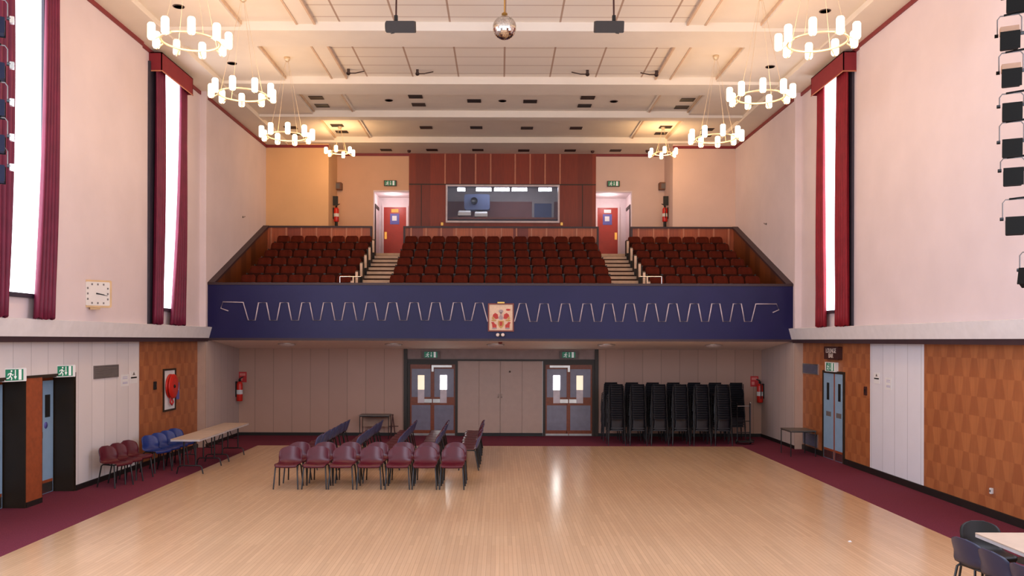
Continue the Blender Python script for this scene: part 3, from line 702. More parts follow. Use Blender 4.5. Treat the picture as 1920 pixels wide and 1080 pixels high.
# ================================================================== SMALL FITTINGS
def onto(s, X, py_unused=None): return None
def wall_thing(name, label, cat, X, s, y, z, group=None):
    """thing whose local frame is: x along the wall (to the right as seen), y = into the wall, z up; s=-1 left wall, +1 right wall, 0 rear"""
    rz = {-1: PI/2, 1: -PI/2, 0: 0}[s]
    return thing(name, label, cat, (X, y, z), rz, group)
def exit_sign(label, loc, rz, w, h, box=M_white, wide=True, dark_case=False):
    t = thing('exit_sign', label, 'sign', loc, rz, 'green emergency exit signs')
    MB().rbox(-w/2,w/2,-.07,0,0,h,.012,'y').build('case', M_sign if dark_case else box, t)
    gw = w*(.36 if not dark_case else .44)
    MB().box(-gw,gw,-.075,-.07,h*.08,h*.92).build('green_face', M_green, t)
    y = -.076; u = h*.8; zb = h*.12; cx = -gw*.52
    fig = [[(cx-.02*u,zb+.34*u),(cx+.10*u,zb+.34*u),(cx+.16*u,zb+.68*u),(cx+.02*u,zb+.70*u)], ell(cx+.15*u,zb+.84*u,.09*u,.09*u,10),
           [(cx+.0*u,zb+.36*u),(cx+.1*u,zb+.36*u),(cx+.24*u,zb+.2*u),(cx+.2*u,zb+.0*u),(cx+.1*u,zb+.0*u),(cx+.12*u,zb+.18*u)],
           [(cx-.02*u,zb+.42*u),(cx+.06*u,zb+.34*u),(cx-.1*u,zb+.14*u),(cx-.34*u,zb+.12*u),(cx-.34*u,zb+.2*u),(cx-.14*u,zb+.24*u)],
           [(cx+.02*u,zb+.66*u),(cx-.2*u,zb+.6*u),(cx-.24*u,zb+.42*u),(cx-.18*u,zb+.42*u),(cx-.13*u,zb+.54*u),(cx+.04*u,zb+.56*u)],
           [(cx+.14*u,zb+.64*u),(cx+.26*u,zb+.5*u),(cx+.36*u,zb+.56*u),(cx+.36*u,zb+.48*u),(cx+.25*u,zb+.40*u),(cx+.12*u,zb+.54*u)]]
    flat('running_figure', fig, M_signwhite, t, y, 1, .002)
    ax = gw*.08
    flat('arrow', [[(ax-.05*u,zb+.95*u),(ax+.05*u,zb+.95*u),(ax+.05*u,zb+.35*u),(ax+.16*u,zb+.35*u),(ax,zb+.05*u),(ax-.16*u,zb+.35*u),(ax-.05*u,zb+.35*u)]], M_signwhite, t, y, 1, .002)
    flat('doorway', [[(gw*.45,zb),(gw*.78,zb),(gw*.78,zb+.98*u),(gw*.45,zb+.98*u)]], M_signwhite, t, y, 1, .002)
    return t
def rear_sign(px, py, Y, w, h, label, **k):
    x, z = XZ(px, py, Y); return exit_sign(label, (x, Y, z-h/2), 0, w, h, **k)
rear_sign(732, 344, YC, .42, .19, 'small dark cased green exit sign above the left balcony lobby', dark_case=True)
rear_sign(1150, 345, YC, .42, .19, 'small dark cased green exit sign above the right balcony lobby', dark_case=True)
rear_sign(808, 665, YW-.0, .52, .2, 'green and white exit sign above the left pair of brown rear doors', box=M_vent)
rear_sign(1066, 665.5, YW-.0, .52, .2, 'green and white exit sign above the right pair of brown rear doors', box=M_vent)
for px, py, lb in ((26,701,'green exit sign above the nearer blue door on the left wall'),(121,694,'green exit sign above the farther blue door on the left wall')):
    y, z = YZ(px, py, -XL+.04); exit_sign(lb, (-XL, y, z-.12), PI/2-.42, .42, .21)
y, z = YZ(1562, 688, XL); exit_sign('small green exit sign above the pale blue right doors, under the brown sign', (XL, y, z-.11), -PI/2, .62, .22)
# brown lettered sign
y, z = YZ(1566, 662, XL); t = wall_thing('lettered_sign', 'dark brown sign with cream lettering above the pale blue right doors', 'sign', XL, 1, y, z-.15)
MB().rbox(-.42,.42,-.10,0,0,.30,.03,'y').build('board', M_sign, t)
text('lettering', 'LOUNGE', .15, M_text, t, (0,-.103,.20), (PI/2,0,0)); text('lettering', 'BAR', .15, M_text, t, (0,-.103,.085), (PI/2,0,0))
# grilles
def grille(label, X, s, y, z, w, h, m):
    t = wall_thing('vent_grille', label, 'vent', X, s, y, z, 'wall vent grilles')
    MB().box(-w/2,w/2,-.02,0,0,.02).box(-w/2,w/2,-.02,0,h-.02,h).box(-w/2,-w/2+.02,-.02,0,.02,h-.02).box(w/2-.02,w/2,-.02,0,.02,h-.02).build('frame', M_steel if m is M_ventblue else M_vent, t)
    MB().box(-w/2+.02,w/2-.02,-.004,0,.02,h-.02).build('backing', m, t)
    b = MB(); n = max(4, int(h/.035))
    for i in range(n): zz = .03+(h-.06)*i/n; b.prism([(-w/2+.02,-.016,zz),(-w/2+.02,-.004,zz+.014),(-w/2+.02,-.004,zz+.018),(-w/2+.02,-.016,zz+.004)], [(w/2-.02,-.016,zz),(w/2-.02,-.004,zz+.014),(w/2-.02,-.004,zz+.018),(w/2-.02,-.016,zz+.004)])
    b.build('louvres', m, t)
ya, za = YZ(175,699,-XL); yb3, _ = YZ(221,699,-XL)
grille('wide brown grey air grille high on the white boarded left wall', -XL, -1, (ya+yb3)/2, za-.12, yb3-ya, .25, M_vent)
grille('slate air grille high on the veneer left of the blue right doors', XL, 1, 21.16, 1.93, 1.05, .26, M_ventblue)
grille('slate air grille near the floor behind the small black table at right', XL, 1, 21.16, .15, 1.0, .33, M_ventblue)
# notices, switches
def notice(label, X, s, px, py, w, h, kind):
    y, z = YZ(px, py, X); t = wall_thing('notice', label, 'notice', X, s, y, z-h/2, 'notices on the side walls')
    MB().box(-w/2,w/2,-.006,0,0,h).build('sheet', M_white, t)
    if kind == 1:
        flat('triangle', [[(-w*.18,h*.66),(w*.18,h*.66),(0,h*.92)]], M_vent, t, -.006, 1, .002); MB().box(-w*.42,w*.42,-.008,-.006,h*.40,h*.52).build('printed_band', M_black, t)
    else:
        b = MB()
        for r in (.75,.62,.3,.2): b.box(-w*.32,w*.32,-.008,-.006,h*r,h*(r+.06))
        b.build('printed_lines', mat('pale_print', (186,184,214), .6) if 'pale_print' not in bpy.data.materials else bpy.data.materials['pale_print'], t)
notice('pale lilac printed notice on the left white boarding', -XL, -1, 234, 713, .34, .24, 0)
notice('white warning notice with black band at the right end of the left white boarding', -XL, -1, 250.5, 707, .34, .26, 1)
notice('white warning notice with black band on the right white boarding', XL-.004, 1, 1644, 709, .26, .22, 1)
notice('pale printed notice right of the warning notice on the right wall', XL-.004, 1, 1666, 719.5, .26, .24, 0)
def switch(label, X, s, px, py, w, h, m):
    y, z = YZ(px, py, X); t = wall_thing('wall_switch', label, 'switch', X, s, y, z-h/2)
    MB().rbox(-w/2,w/2,-.03,0,0,h,.01,'y').build('plate', m, t); MB().box(-w*.2,w*.2,-.042,-.03,h*.3,h*.7).build('rocker', M_blackgl if m is not M_white else M_vent, t)
switch('small black switch box on the veneer left of the hose reel', -XL, -1, 289.5, 723, .12, .18, M_black)
switch('small dark switch box on the veneer right of the blue doors', XL, 1, 1624, 733, .10, .18, M_sign)
switch('white power socket low on the near right veneer wall', XL, 1, 1860.5, 920.5, .06, .09, M_white)
# clock
yk, zk = 15.6, P(182,551,15.6)[2]
xk = P(182,551,15.6)[0]
t = thing('wall_clock', 'square pale cased clock angled out from the left wall below the windows', 'clock', (xk, yk, zk-.25), PI/4-.10)
MB().rbox(-.24,.24,-.05,.09,0,.50,.03,'y').build('case', M_clockwood, t)
MB().rbox(-.205,.205,-.055,-.05,.035,.465,.02,'y').build('dial', M_clockface, t)
for k in range(12):
    a = PI/2 - 2*PI*k/12; rr = .17/max(abs(math.cos(a)), abs(math.sin(a))); rr = min(rr, .215)
    cx, cz = rr*math.cos(a), .25+rr*math.sin(a); MB().box(cx-.013,cx+.013,-.058,-.055,cz-.017,cz+.017).build('hour_mark', M_vent, t)
def hand(name, ang, ln, wd):
    a = PI/2-ang; d = (math.cos(a), math.sin(a)); n = (-d[1], d[0])
    pts = [(-d[0]*.03+n[0]*wd, .25-d[1]*.03+n[1]*wd),(d[0]*ln+n[0]*wd*.4,.25+d[1]*ln+n[1]*wd*.4),(d[0]*ln-n[0]*wd*.4,.25+d[1]*ln-n[1]*wd*.4),(-d[0]*.03-n[0]*wd,.25-d[1]*.03-n[1]*wd)]
    flat(name, [pts], M_black, t, -.06, 1, .003)
hand('minute_hand', 2*PI*17/60, .17, .008); hand('hour_hand', 2*PI*(3.28)/12, .11, .013)
MB().box(-.12,.05,-.02,.06,-.035,0).build('bracket', M_clockwood, t)
MB().tube([(-.02,.05,.25),(-.16,.30,.25)], .03).build('wall_arm', M_clockwood, t)
# hose reel
y, z = 19.84, 1.09
t = wall_thing('fire_hose_reel', 'red fire hose reel in a dark framed niche on the left veneer', 'fire hose reel', -XL, -1, y, z)
MB().box(-.37,.37,-.03,0,0,.04).box(-.37,.37,-.03,0,.94,.98).box(-.37,-.33,-.03,0,.04,.94).box(.33,.37,-.03,0,.04,.94).build('frame', M_framedark, t)
MB().box(-.33,.33,-.008,0,.04,.94).build('back_panel', M_white, t)
MB().lathe([(.0,-.12),(.10,-.12),(.27,-.115),(.285,-.105),(.285,-.09),(.2,-.085),(.2,-.05),(.285,-.045),(.285,-.02),(.0,-.01)], (0.02,0,.57), 32, 'y').build('drum', M_red, t)
MB().lathe([(.0,-.145),(.035,-.14),(.04,-.12)], (.02,0,.57), 14, 'y').build('hub', M_black, t)
MB().tube([(-.05,-.06,.32),(-.1,-.07,.2),(0,-.07,.14),(.08,-.07,.2),(.05,-.05,.28)], .022).build('hose', M_redsign, t)
y, z = YZ(336,733,-XL+.05); t = wall_thing('notice', 'blue notice on the veneer just right of the hose reel', 'notice', -XL, -1, y, z-.2)
MB().box(-.12,.12,-.008,0,0,.40).build('sheet', M_bluenotice, t); MB().box(-.07,.07,-.010,-.008,.22,.34).build('printed_symbol', M_white, t)
# extinguishers
def extinguisher(label, loc, rz, hgt=.52, pedestal=0.0):
    t = thing('fire_extinguisher', label, 'fire extinguisher', loc, rz, 'red fire extinguishers')
    MB().lathe([(.0,0),(.075,0),(.085,.02),(.085,hgt*.78),(.06,hgt*.88),(.03,hgt*.9)], (0,-.11,0), 18).build('cylinder', M_red, t)
    MB().lathe([(.03,hgt*.9),(.035,hgt),(.02,hgt*1.02)], (0,-.11,0), 12).build('valve', M_black, t)
    MB().prism([(-.015,-.12,hgt),(-.015,-.22,hgt+.06),(-.015,-.22,hgt+.08),(-.015,-.10,hgt+.04)], [(.015,-.12,hgt),(.015,-.22,hgt+.06),(.015,-.22,hgt+.08),(.015,-.10,hgt+.04)]).build('handle', M_black, t)
    MB().tube([(.02,-.11,hgt*.97),(.10,-.11,hgt*.9),(.105,-.11,hgt*.5),(.10,-.11,hgt*.2)], .014).build('hose', M_black, t)
    MB().lathe([(.0865,hgt*.32),(.0865,hgt*.52)], (0,-.11,0), 18).build('paper_label', M_white, t)
    MB().box(-.05,.05,-.03,0,hgt*.2,hgt*.9).build('wall_bracket', M_black, t)
    return t
y, z = YZ(442,752,-XU); extinguisher('red fire extinguisher on the left wall under the balcony', (-XU, y, z), PI/2, .62)
y, z = YZ(1432,755,XU); extinguisher('red fire extinguisher on the right wall under the balcony, beyond the chair stacks', (XU, y, z), -PI/2, .6)
for s, nm, px in ((-1,'left',619),(1,'right',1260)):
    yq = 28.0; z = P(px,416,yq)[2]
    t = extinguisher('red fire extinguisher standing by the corner at the %s back of the balcony' % nm, (s*5.5, yq, z), -s*PI/2 if s > 0 else PI/2, .52)
    MB().box(-.04,.04,-.16,0,.54,.84).build('backing_post', M_black, t)
    MB().tube([(0,-.11,-(z-ZL)),(0,-.11,0)], .05).build('stand', M_black, t)
for px, py, s, nm in ((455,707,-1,'left'),(1414.5,715,1,'right')):
    x, z = XZ(px,py,YW); t = thing('fire_sign', 'small red fire sign high on the rear wall at the %s end' % nm, 'sign', (x,YW,z-.15), 0, 'red fire signs')
    MB().box(-.115,.115,-.008,0,0,.30).build('plate', M_redsign, t)
    b = MB(); b.box(-.08,.08,-.010,-.008,.19,.26); b.box(-.08,.0,-.010,-.008,.05,.14); b.build('printed_symbol', mat('pale_red_print', (226,130,120), .6) if s < 0 else bpy.data.materials['pale_red_print'], t)
# wall loudspeakers on the rear corners
for px, sd in ((630,'left'),(1247,'right')):
    x, z = XZ(px,348.5,YC-.2); t = thing('wall_loudspeaker', 'small brown loudspeaker box high in the %s rear corner of the balcony' % sd, 'loudspeaker', (x,YC,z-.12), 0, 'balcony loudspeakers')
    MB().rbox(-.19,.19,-.22,0,0,.24,.02,'y').build('cabinet', mat('brown_speaker_case', (120,78,56), .6) if px < 700 else bpy.data.materials['brown_speaker_case'], t)
    MB().box(-.13,.13,-.226,-.22,.03,.2).build('grille_cloth', M_vent, t)
# ceiling dome lights under the balcony
for px, lb in ((538,'leftmost'),(738,'second from the left'),(929,'middle'),(1137,'second from the right'),(1338,'rightmost')):
    Yd = 23.0; x = (px-VX)*Yd/F; zz_ = so[0][1] + (so[1][1]-so[0][1])*(Yd-so[0][0])/(so[1][0]-so[0][0])
    t = thing('dome_light', 'round white dome light under the balcony, %s of five' % lb, 'light', (x,Yd,zz_), 0, 'dome lights under the balcony')
    o = MB().lathe([(.0,-.075),(.1,-.07),(.19,-.045),(.22,-.01),(.225,.0)], (0,0,0), 24).build('diffuser', M_dome, t)
    MB().lathe([(.235,-.015),(.245,-.005),(.245,.002),(.225,.002)], (0,0,0), 24).build('rim', M_steel, t); t.rotation_euler = (-math.atan2(so[0][1]-so[1][1], so[1][0]-so[0][0]),0,0)
x, z = XZ(938,648,22.4); tag(MB().lathe([(.0,-.05),(.05,-.045),(.055,0),(.05,.02)], (x,22.4,zbb-.045), 14).build('fire_detector', mat('dark_red_plastic', (110,26,26), .4)), 'small dark red detector on the soffit under the crest', 'detector')

for px, py, s, nm in ((455,407,-1,'left'),(1437,420,1,'right')):
    y, z = YZ(px, py, s*XU); t = wall_thing('wall_hook', 'tiny dark hook high on the %s wall above the balcony seats' % nm, 'hook', s*XU, s, y, z-.03)
    MB().lathe([(.03,-.012),(.03,0)], (0,0,.03), 10, 'y').build('plate', M_vent, t); MB().tube([(0,-.01,.03),(0,-.06,.03),(0,-.07,.06)], .008, 6).build('hook', M_sign, t)
# ---- ceiling fittings
vents = [(593,183),(604,198),(779,181),(785,196),(889,189),(994,190),(1102,183),(1096,198),(1289,187),(1278,201),
         (632,235),(641,247),(799,239),(893,239),(988,240),(1080,240),(1248,238),(1239,250),(545,239),(557,251),(1326,242.5),(1323,254),
         (724,281),(810,281),(896,281),(982,282),(1069,282),(1154,282)]
def vent_label(i):
    px, py = vents[i]
    row = [j for j in range(len(vents)) if abs(vents[j][1]-py) < 5.5 and (vents[j][1] > 270) == (py > 270) and (vents[j][1] > 220) == (py > 220)]
    return None
groups = {'vented strip next to the tiles':range(0,10), 'middle vented strip':range(10,22), 'rearmost strip by the back wall':range(22,28)}
for gname, rg in groups.items():
    rg = sorted(rg, key=lambda i: (vents[i][0], vents[i][1]))
    for r, i in enumerate(rg):
        px, py = vents[i]; hh = 6.45 if i < 22 else 6.27
        if i in (18,19,20,21): hh = 6.34
        x, y = CEI(px, py, hh)
        t = thing('ceiling_vent', 'dark ceiling vent, %s from the left in the %s' % (ORD[r], gname), 'vent', (x,y,H+hh), 0, 'dark ceiling vents')
        b = MB(); b.box(-.185,.185,-.15,-.13,-.012,0).box(-.185,.185,.13,.15,-.012,0).box(-.185,-.165,-.13,.13,-.012,0).box(.165,.185,-.13,.13,-.012,0); b.build('frame', M_ceilvent, t)
        MB().box(-.165,.165,-.13,.13,-.006,.0).build('grille', M_black if i%3 else M_ceilvent, t)
dl = [(335,12,6.34,'near the nearest left chandelier'),(435,118.5,6.34,'between the first and second left chandeliers'),(1547,20.5,6.34,'near the nearest right chandelier'),(1444,125,6.34,'between the first and second right chandeliers'),
      (729,188,6.45,'left of centre in the first vented strip'),(942,189,6.45,'at the centre of the first vented strip'),(1151,190,6.45,'right of centre in the first vented strip')]
for px, py, hh, lb in dl:
    x, y = CEI(px, py, hh); t = thing('recessed_downlight', 'small round brown recessed downlight ' + lb, 'downlight', (x,y,H+hh), 0, 'recessed downlights')
    MB().lathe([(.085,-.012),(.105,-.012),(.11,0),(.085,.002)], (0,0,0), 20).build('rim', M_ceilvent, t); MB().lathe([(.0,-.004),(.085,-.004),(.085,0)], (0,0,0), 20).build('lens', M_sign, t)
for px, py, lb in ((767,282,'just left of the wood clad control room'),(1111,283,'just right of the control room centre'),(1213.6,282,'near the far right small chandelier')):
    x, y = CEI(px, py, 6.27); tag(MB().lathe([(.0,-.07),(.04,-.068),(.055,-.04),(.06,0)], (x,y,H+6.27), 14).build('smoke_detector', M_sign), 'tiny brown smoke detector on the ceiling ' + lb, 'smoke detector', 'smoke detectors')
for px, py, sg, lb in ((654,142.5,1,'leftmost'),(783,143.5,1,'second from left'),(1101,144.5,-1,'second from right'),(1230,145.5,-1,'rightmost')):
    x, y = CEI(px, py, 6.30); t = thing('rigging_pulley', 'small dark rigging pulley at the tiled ceiling edge, %s of four' % lb, 'pulley', (x,y-.05,HR), 0, 'rigging pulleys')
    MB().box(-.03,.03,-.03,.03,-.09,0).build('bracket', M_ceilvent, t); MB().lathe([(.04,-.02),(.05,0),(.04,.02)], (0,0,-.10), 14, 'y').build('wheel', M_ceilvent, t)
    MB().tube([(0,0,-.10),(sg*.16,.02,-.09),(sg*.38,0,-.05)], .014).build('cable', M_ceilvent, t)

# ---- chandeliers
def chandelier(label, x, y, zr, ztop, R, Rs, n, hs, rs, ph, unlit=None):
    t = thing('chandelier', label, 'chandelier', (x,y,ztop), 0, 'ring chandeliers')
    h = zr - ztop
    MB().lathe([(.02,-.10),(.06,-.07),(.07,0)], (0,0,0), 16).build('canopy', M_champ, t)
    for k in range(4):
        a = PI/4 + k*PI/2; MB().tube([(.03*math.cos(a),.03*math.sin(a),-.06),(R*math.cos(a),R*math.sin(a),h)], .0035, 5).build('suspension_wire', M_champ, t)
    MB().tube([(R*math.cos(2*PI*k/48),R*math.sin(2*PI*k/48),h) for k in range(48)], .018, 8, closed=True).build('ring', M_champ, t)
    for k in range(n):
        a = ph + 2*PI*k/n; cx, cy = Rs*math.cos(a), Rs*math.sin(a)
        s_ = MB().lathe([(.0,-.10),(rs*.75,-.10),(rs,-.075),(rs,hs-.125),(rs*.75,hs-.10),(.0,hs-.10)], (cx,cy,h+.03), 14).build('lamp_shade', M_shadeoff if k == unlit else M_shade, t)
        MB().tube([(R*math.cos(a),R*math.sin(a),h),((Rs-.0)*math.cos(a),(Rs-.0)*math.sin(a),h-.085)], .012, 6).build('lamp_arm', M_champ, s_)
    return (x, y, zr)
CH = []
spec = [(357,78,13.28),(455,178,16.07),(538,256,19.5)]
for i, (px, py, Y) in enumerate(spec):
    x, z = XZ(px, py, Y); nm = ['nearest','second','third'][i]
    CH.append(chandelier('ring chandelier of glowing cylinder shades, %s along the left side' % nm, x, Y, z, HR, .44, .57, 9, .25, .058, .2+.3*i, 3 if i == 0 else None))
spec = [(1533,79,13.05),(1426,182,15.9),(1342,260,19.3)]
for i, (px, py, Y) in enumerate(spec):
    x, z = XZ(px, py, Y); nm = ['nearest','second','third'][i]
    CH.append(chandelier('ring chandelier of glowing cylinder shades, %s along the right side' % nm, x, Y, z, HR, .44, .57, 9, .25, .058, .05+.25*i))
for px, py, sd in ((637,286,'left'),(1243,288,'right')):
    x, z = XZ(px, py, 25.7); CH.append(chandelier('small six lamp chandelier close to the ceiling over the %s of the balcony' % sd, x, 25.7, z, HR, .26, .42, 6, .19, .052, .45))

# ---- mirror ball, hanging black boxes
Y = 14.5; x, z = XZ(946, 52, Y); R = .2
t = thing('mirror_ball', 'silver mirror ball hanging from the middle of the ceiling', 'mirror ball', (x,Y,z))
b = MB(); nla = 18
for i in range(nla):
    a0, a1 = -PI/2+PI*i/nla, -PI/2+PI*(i+1)/nla; n = max(6, int(36*math.cos((a0+a1)/2)))
    for k in range(n):
        q0, q1 = 2*PI*k/n, 2*PI*(k+.94)/n; a1_ = a0+(a1-a0)*.95
        b.add([(R*math.cos(a)*math.cos(q),R*math.cos(a)*math.sin(q),R*math.sin(a)) for a,q in ((a0,q0),(a0,q1),(a1_,q1),(a1_,q0))], [(0,1,2,3)])
MB().lathe([(R*.985*math.cos(-PI/2+PI*i/12)+.0001, R*.985*math.sin(-PI/2+PI*i/12)) for i in range(13)], (0,0,0), 24).build('core', M_steel, t)
b.build('mirror_tiles', M_mirror, t)
MB().tube([(0,0,R*.95),(0,0,HR-z)], .012).build('hanging_rod', M_brass, t); MB().lathe([(.05,R*.93),(.05,R+.04),(.02,R+.06)], (0,0,0), 14).build('motor', M_brass, t)
for px, sg, lb in ((752,1,'left'),(1141.5,-1,'right')):
    Y = 15.2; x, z = XZ(px, 50.5, Y)
    t = thing('hanging_speaker', 'black oblong box on a ceiling pole %s of the mirror ball' % lb, 'loudspeaker', (x,Y,z), 0, 'black boxes hung from the ceiling')
    MB().rbox(-.255,.255,-.13,.13,-.10,.10,.02,'y').build('cabinet', M_speaker, t).rotation_euler = (.34,0,0)
    MB().lathe([(.0,-.03),(.08,-.028),(.1,0)], (-sg*.25,0,0), 16, 'x').build('end_cap', M_speaker, t)
    MB().box(-sg*.09-.03,-sg*.09+.03,-.03,.03,.10,.2).build('clamp', M_black, t)
    MB().tube([(-sg*.09,0,.18),(-sg*.08,0,HR-z)], .016).build('pole', M_sign, t)
    MB().tube([(-sg*.18,-.05,-.10),(-sg*.17,-.06,-.14),(-sg*.12,-.06,-.13),(-sg*.08,-.05,-.10)], .008, 6).build('cable_loop', M_black, t)

# ---- stage lanterns on the two booms
def lantern(label, loc, rz, m, tan, tilt, yk=.24, wide=.20):
    t = thing('stage_lantern', label, 'stage light', loc, rz, 'stage lanterns on the booms')
    c_, s_ = math.cos(tilt), math.sin(tilt)
    def tl(o): o.rotation_euler = (tilt,0,0); return o
    tl(MB().rbox(-wide/2,wide/2,-.02,.12,-.20,0,.015,'y').build('body', m, t))
    tl(MB().box(-wide/2-.008,wide/2+.008,-.035,-.02,-.208,.008).build('gel_frame', M_lantern, t))
    if tan: tl(MB().prism([(-wide/2,-.02,.0),(-wide/2,.25,.0),(-wide/2,.22,.085),(-wide/2,.05,.085)], [(wide/2,-.02,0),(wide/2,.25,0),(wide/2,.22,.085),(wide/2,.05,.085)]).build('top_housing', M_tan, t))
    h = wide/2+.03
    MB().tube([(-h,.1,-.0),(-h,.1,yk-.04),(-h+.03,.1,yk),(h-.03,.1,yk),(h,.1,yk-.04),(h,.1,0)], .008, 6).build('yoke', M_vent, t)
    for sg in (-1,1): MB().lathe([(.022,-.02),(.022,.02)], (sg*(h+.01),.1,.0), 10, 'x').build('tilt_knob', M_black, t)
    MB().tube([(-.06,.1,yk+.005),(.38,.1,yk+.035)], .014, 6).build('hanging_arm', M_lantern, t)
    return t
YS = 10.5
poles = {}
for s, nm in ((1,'right'),(-1,'left')):
    bx = s*(6.69 if s > 0 else 6.62)
    t = thing('lighting_boom', 'tall black vertical pole carrying the stage lanterns at the %s edge' % nm, 'lighting stand', (bx,YS+.1,0), 0, 'lighting booms')
    MB().tube([(0,0,.0),(0,0,8.9)], .025).build('pole', M_black, t); MB().lathe([(.25,0),(.25,.02),(.05,.05)], (0,0,0), 20).build('base', M_black, t)
RL = [(1910,-12,0,0.10),(1898,60,1,0.12),(1901,130,1,0.10),(1902,194,0,0.05),(1902,262,0,.03),(1904,316,0,0.0),(1908,408,0,-.08)]
for i, (px, py, tan, tl) in enumerate(RL):
    x, z = XZ(px-4, py, YS); lantern('black stage lantern at the right edge, %s from the top%s' % (ORD[i], ', with tan housing' if tan else ''), (x,YS,z), -.46, M_lantern, tan, tl, .24 if i not in (3,5) else .15)
x, z = XZ(1930,512,YS); lantern('black stage lantern tilted down at the right edge, lowest of all', (x,YS,z+.05), -.8, M_lantern, 0, -.35, .22)
for i, py in enumerate((36,121,190,256,312)):
    x, z = XZ(-8, py, YS); t = lantern('dark navy stage lantern at the left edge, %s from the top' % ORD[i], (x,YS,z), PI+.5, M_lanternnavy, 0, .05, .22)
    MB().box(-.20,-.15,.05,.12,-.05,.03).build('safety_clip', M_chrome, t)

# ================================================================== CHAIRS
def shell_rows(off=0.0):
    pr = [(-.215,.395,.185),(-.222,.42,.2),(-.205,.437,.212),(-.12,.436,.22),(0,.428,.222),(.09,.43,.22),(.15,.45,.218),(.18,.49,.218)]
    for t in (.15,.3,.45,.6,.72,.82,.9,.95,.985,1.0):
        pr.append((.18+.088*t-.01*t*t, .49+.25*t, .216*max(.12, (1-max(0,(t-.3)/.7)**4.5))**.5 if t > .3 else .218))
    us = [-1,-.85,-.65,-.4,-.15,.15,.4,.65,.85,1]; rows = []
    for i, (y, z, w) in enumerate(pr):
        k = min(1, max(0, (z-.44)/.12)) if i > 5 else 0
        rows.append([(w*u, y - k*.06*(w*u/.22)**2 + off*k, z + (1-k)*.018*u*u*(1 if i > 1 else .3) - off*(1-k)) for u in us])
    return rows
def make_chair(name, label, shell, back, cat='chair'):
    t = thing(name, label, cat)
    MB().grid(shell_rows()).build('seat_shell', shell, t, solid=.008)
    if back: MB().grid(shell_rows(.012)[6:]).build('outer_shell', back, t, solid=.006)
    for sx in (-1,1):
        MB().tube([(sx*.185,-.14,.42),(sx*.2,-.165,.40),(sx*.225,-.21,0)], .0135, 7).build('leg', M_blackgl, t)
        MB().tube([(sx*.185,.11,.42),(sx*.2,.135,.40),(sx*.225,.21,0)], .0135, 7).build('leg', M_blackgl, t)
    MB().tube([(-.185,-.14,.42),(.185,-.14,.42),(.185,.11,.42),(-.185,.11,.42)], .013, 6, closed=True).build('seat_frame', M_blackgl, t)
    return t
def placer(proto):
    ch = tree(proto); st = [True]
    def go(x, y, rz, label, group):
        if st[0]:
            st[0] = False; proto.location = (x,y,0); proto.rotation_euler = (0,0,rz); proto['label'] = label; proto['group'] = group; return proto
        return dup(proto, (x,y,0), rz, label, group, ch)
    return go
mc = placer(make_chair('plastic_chair', 'x', M_maroon, M_slate))
for r, y in enumerate((15.88, 16.55)):
    for i in range(7):
        mc(-3.935+.51*i + (.012*math.sin(i*2+r)), y, .02*math.sin(i*3+r), 'maroon plastic chair facing forward, %s from the left in the %s row' % (ORD[i], ['nearest','second'][r]), 'maroon chairs facing forward')
cols = [-3.80,-2.95,-2.08,-1.27,-.39]
for ci, xb in enumerate(cols):
    for k in range(8):
        mc(xb-.26+.01*math.sin(k*2.1+ci), 18.22+.47*k, -PI/2+.015*math.sin(k+ci), 'maroon plastic chair turned sideways, %s from the front in side-facing row %s from the left' % (ORD[k], ORD[ci]), 'side-facing maroon chairs')
for i, y in enumerate((15.98,16.42,16.9)):
    mc(-7.2, y, PI/2-.35, 'maroon plastic chair against the left white boarding, %s of three' % ['nearest','middle','farthest'][i], 'maroon chairs by the left wall')
bc = placer(make_chair('plastic_chair', 'x', M_royal, M_royal))
for i, y in enumerate((17.75,18.22,18.7,19.15)):
    bc(-7.15, y, PI/2-.45, 'royal blue plastic chair under the hose reel, %s of the row of four' % ['nearest','second','third','farthest'][i], 'blue chairs by the left wall')
nc = placer(make_chair('plastic_chair', 'x', M_navy, M_navy))
for (x, y, rz), lb in zip([(4.97,8.78,PI/2+.2),(4.96,8.27,PI/2+.12),(4.94,7.72,PI/2+.1)], ('navy plastic chair at the left side of the bottom right table, farthest one','navy plastic chair at the left side of the bottom right table, middle one','navy plastic chair cut off by the bottom right corner of the frame')):
    nc(x, y, rz, lb, 'navy chairs at the corner table')
kc = placer(make_chair('plastic_chair', 'x', M_brownblk, M_brownblk)); kc(5.33, 9.32, -.1, 'brown black plastic chair at the far end of the bottom right table', 'corner table far chair')

# ---- stacked black chairs
def make_stacker():
    t = thing('stacking_chair', 'x', 'chair')
    rows = []
    for z, y, w in ((.40,.17,.150),(.42,.172,.168),(.55,.185,.175),(.64,.195,.176),(.685,.205,.172),(.70,.225,.165),(.70,.235,.15)):
        rows.append([(w*u, y - .02*u*u, z) for u in (-1,-.6,0,.6,1)])
    MB().grid(rows).build('backrest', M_stack, t, solid=.008)
    MB().rbox(-.19,.19,-.21,.19,.385,.41,.05,'z').build('seat', M_stack, t)
    for sx in (-1,1):
        MB().tube([(sx*.20,-.17,.39),(sx*.225,-.2,0)], .012, 6).build('leg', M_blackgl, t)
        MB().tube([(sx*.185,.215,.66),(sx*.20,.18,.40),(sx*.225,.21,0)], .012, 6).build('leg', M_blackgl, t)
    return t
sp = make_stacker(); SC = tree(sp); st0 = True; NST = 16
for k in range(6):
    for lv in range(NST):
        loc = (3.06+.56*k+.006*math.sin(lv*1.7+k), 22.52+.010*lv, .06*lv); lb = 'black stacking chair, %s from the bottom in front stack %s from the left' % (ORD[lv], ORD[k])
        if st0: st0 = False; sp.location = loc; sp.rotation_euler = (0,0,PI); sp['label'] = lb; sp['group'] = 'front row of chair stacks'
        else: dup(sp, loc, PI, lb, 'front row of chair stacks', SC)
b = MB(); rows = []
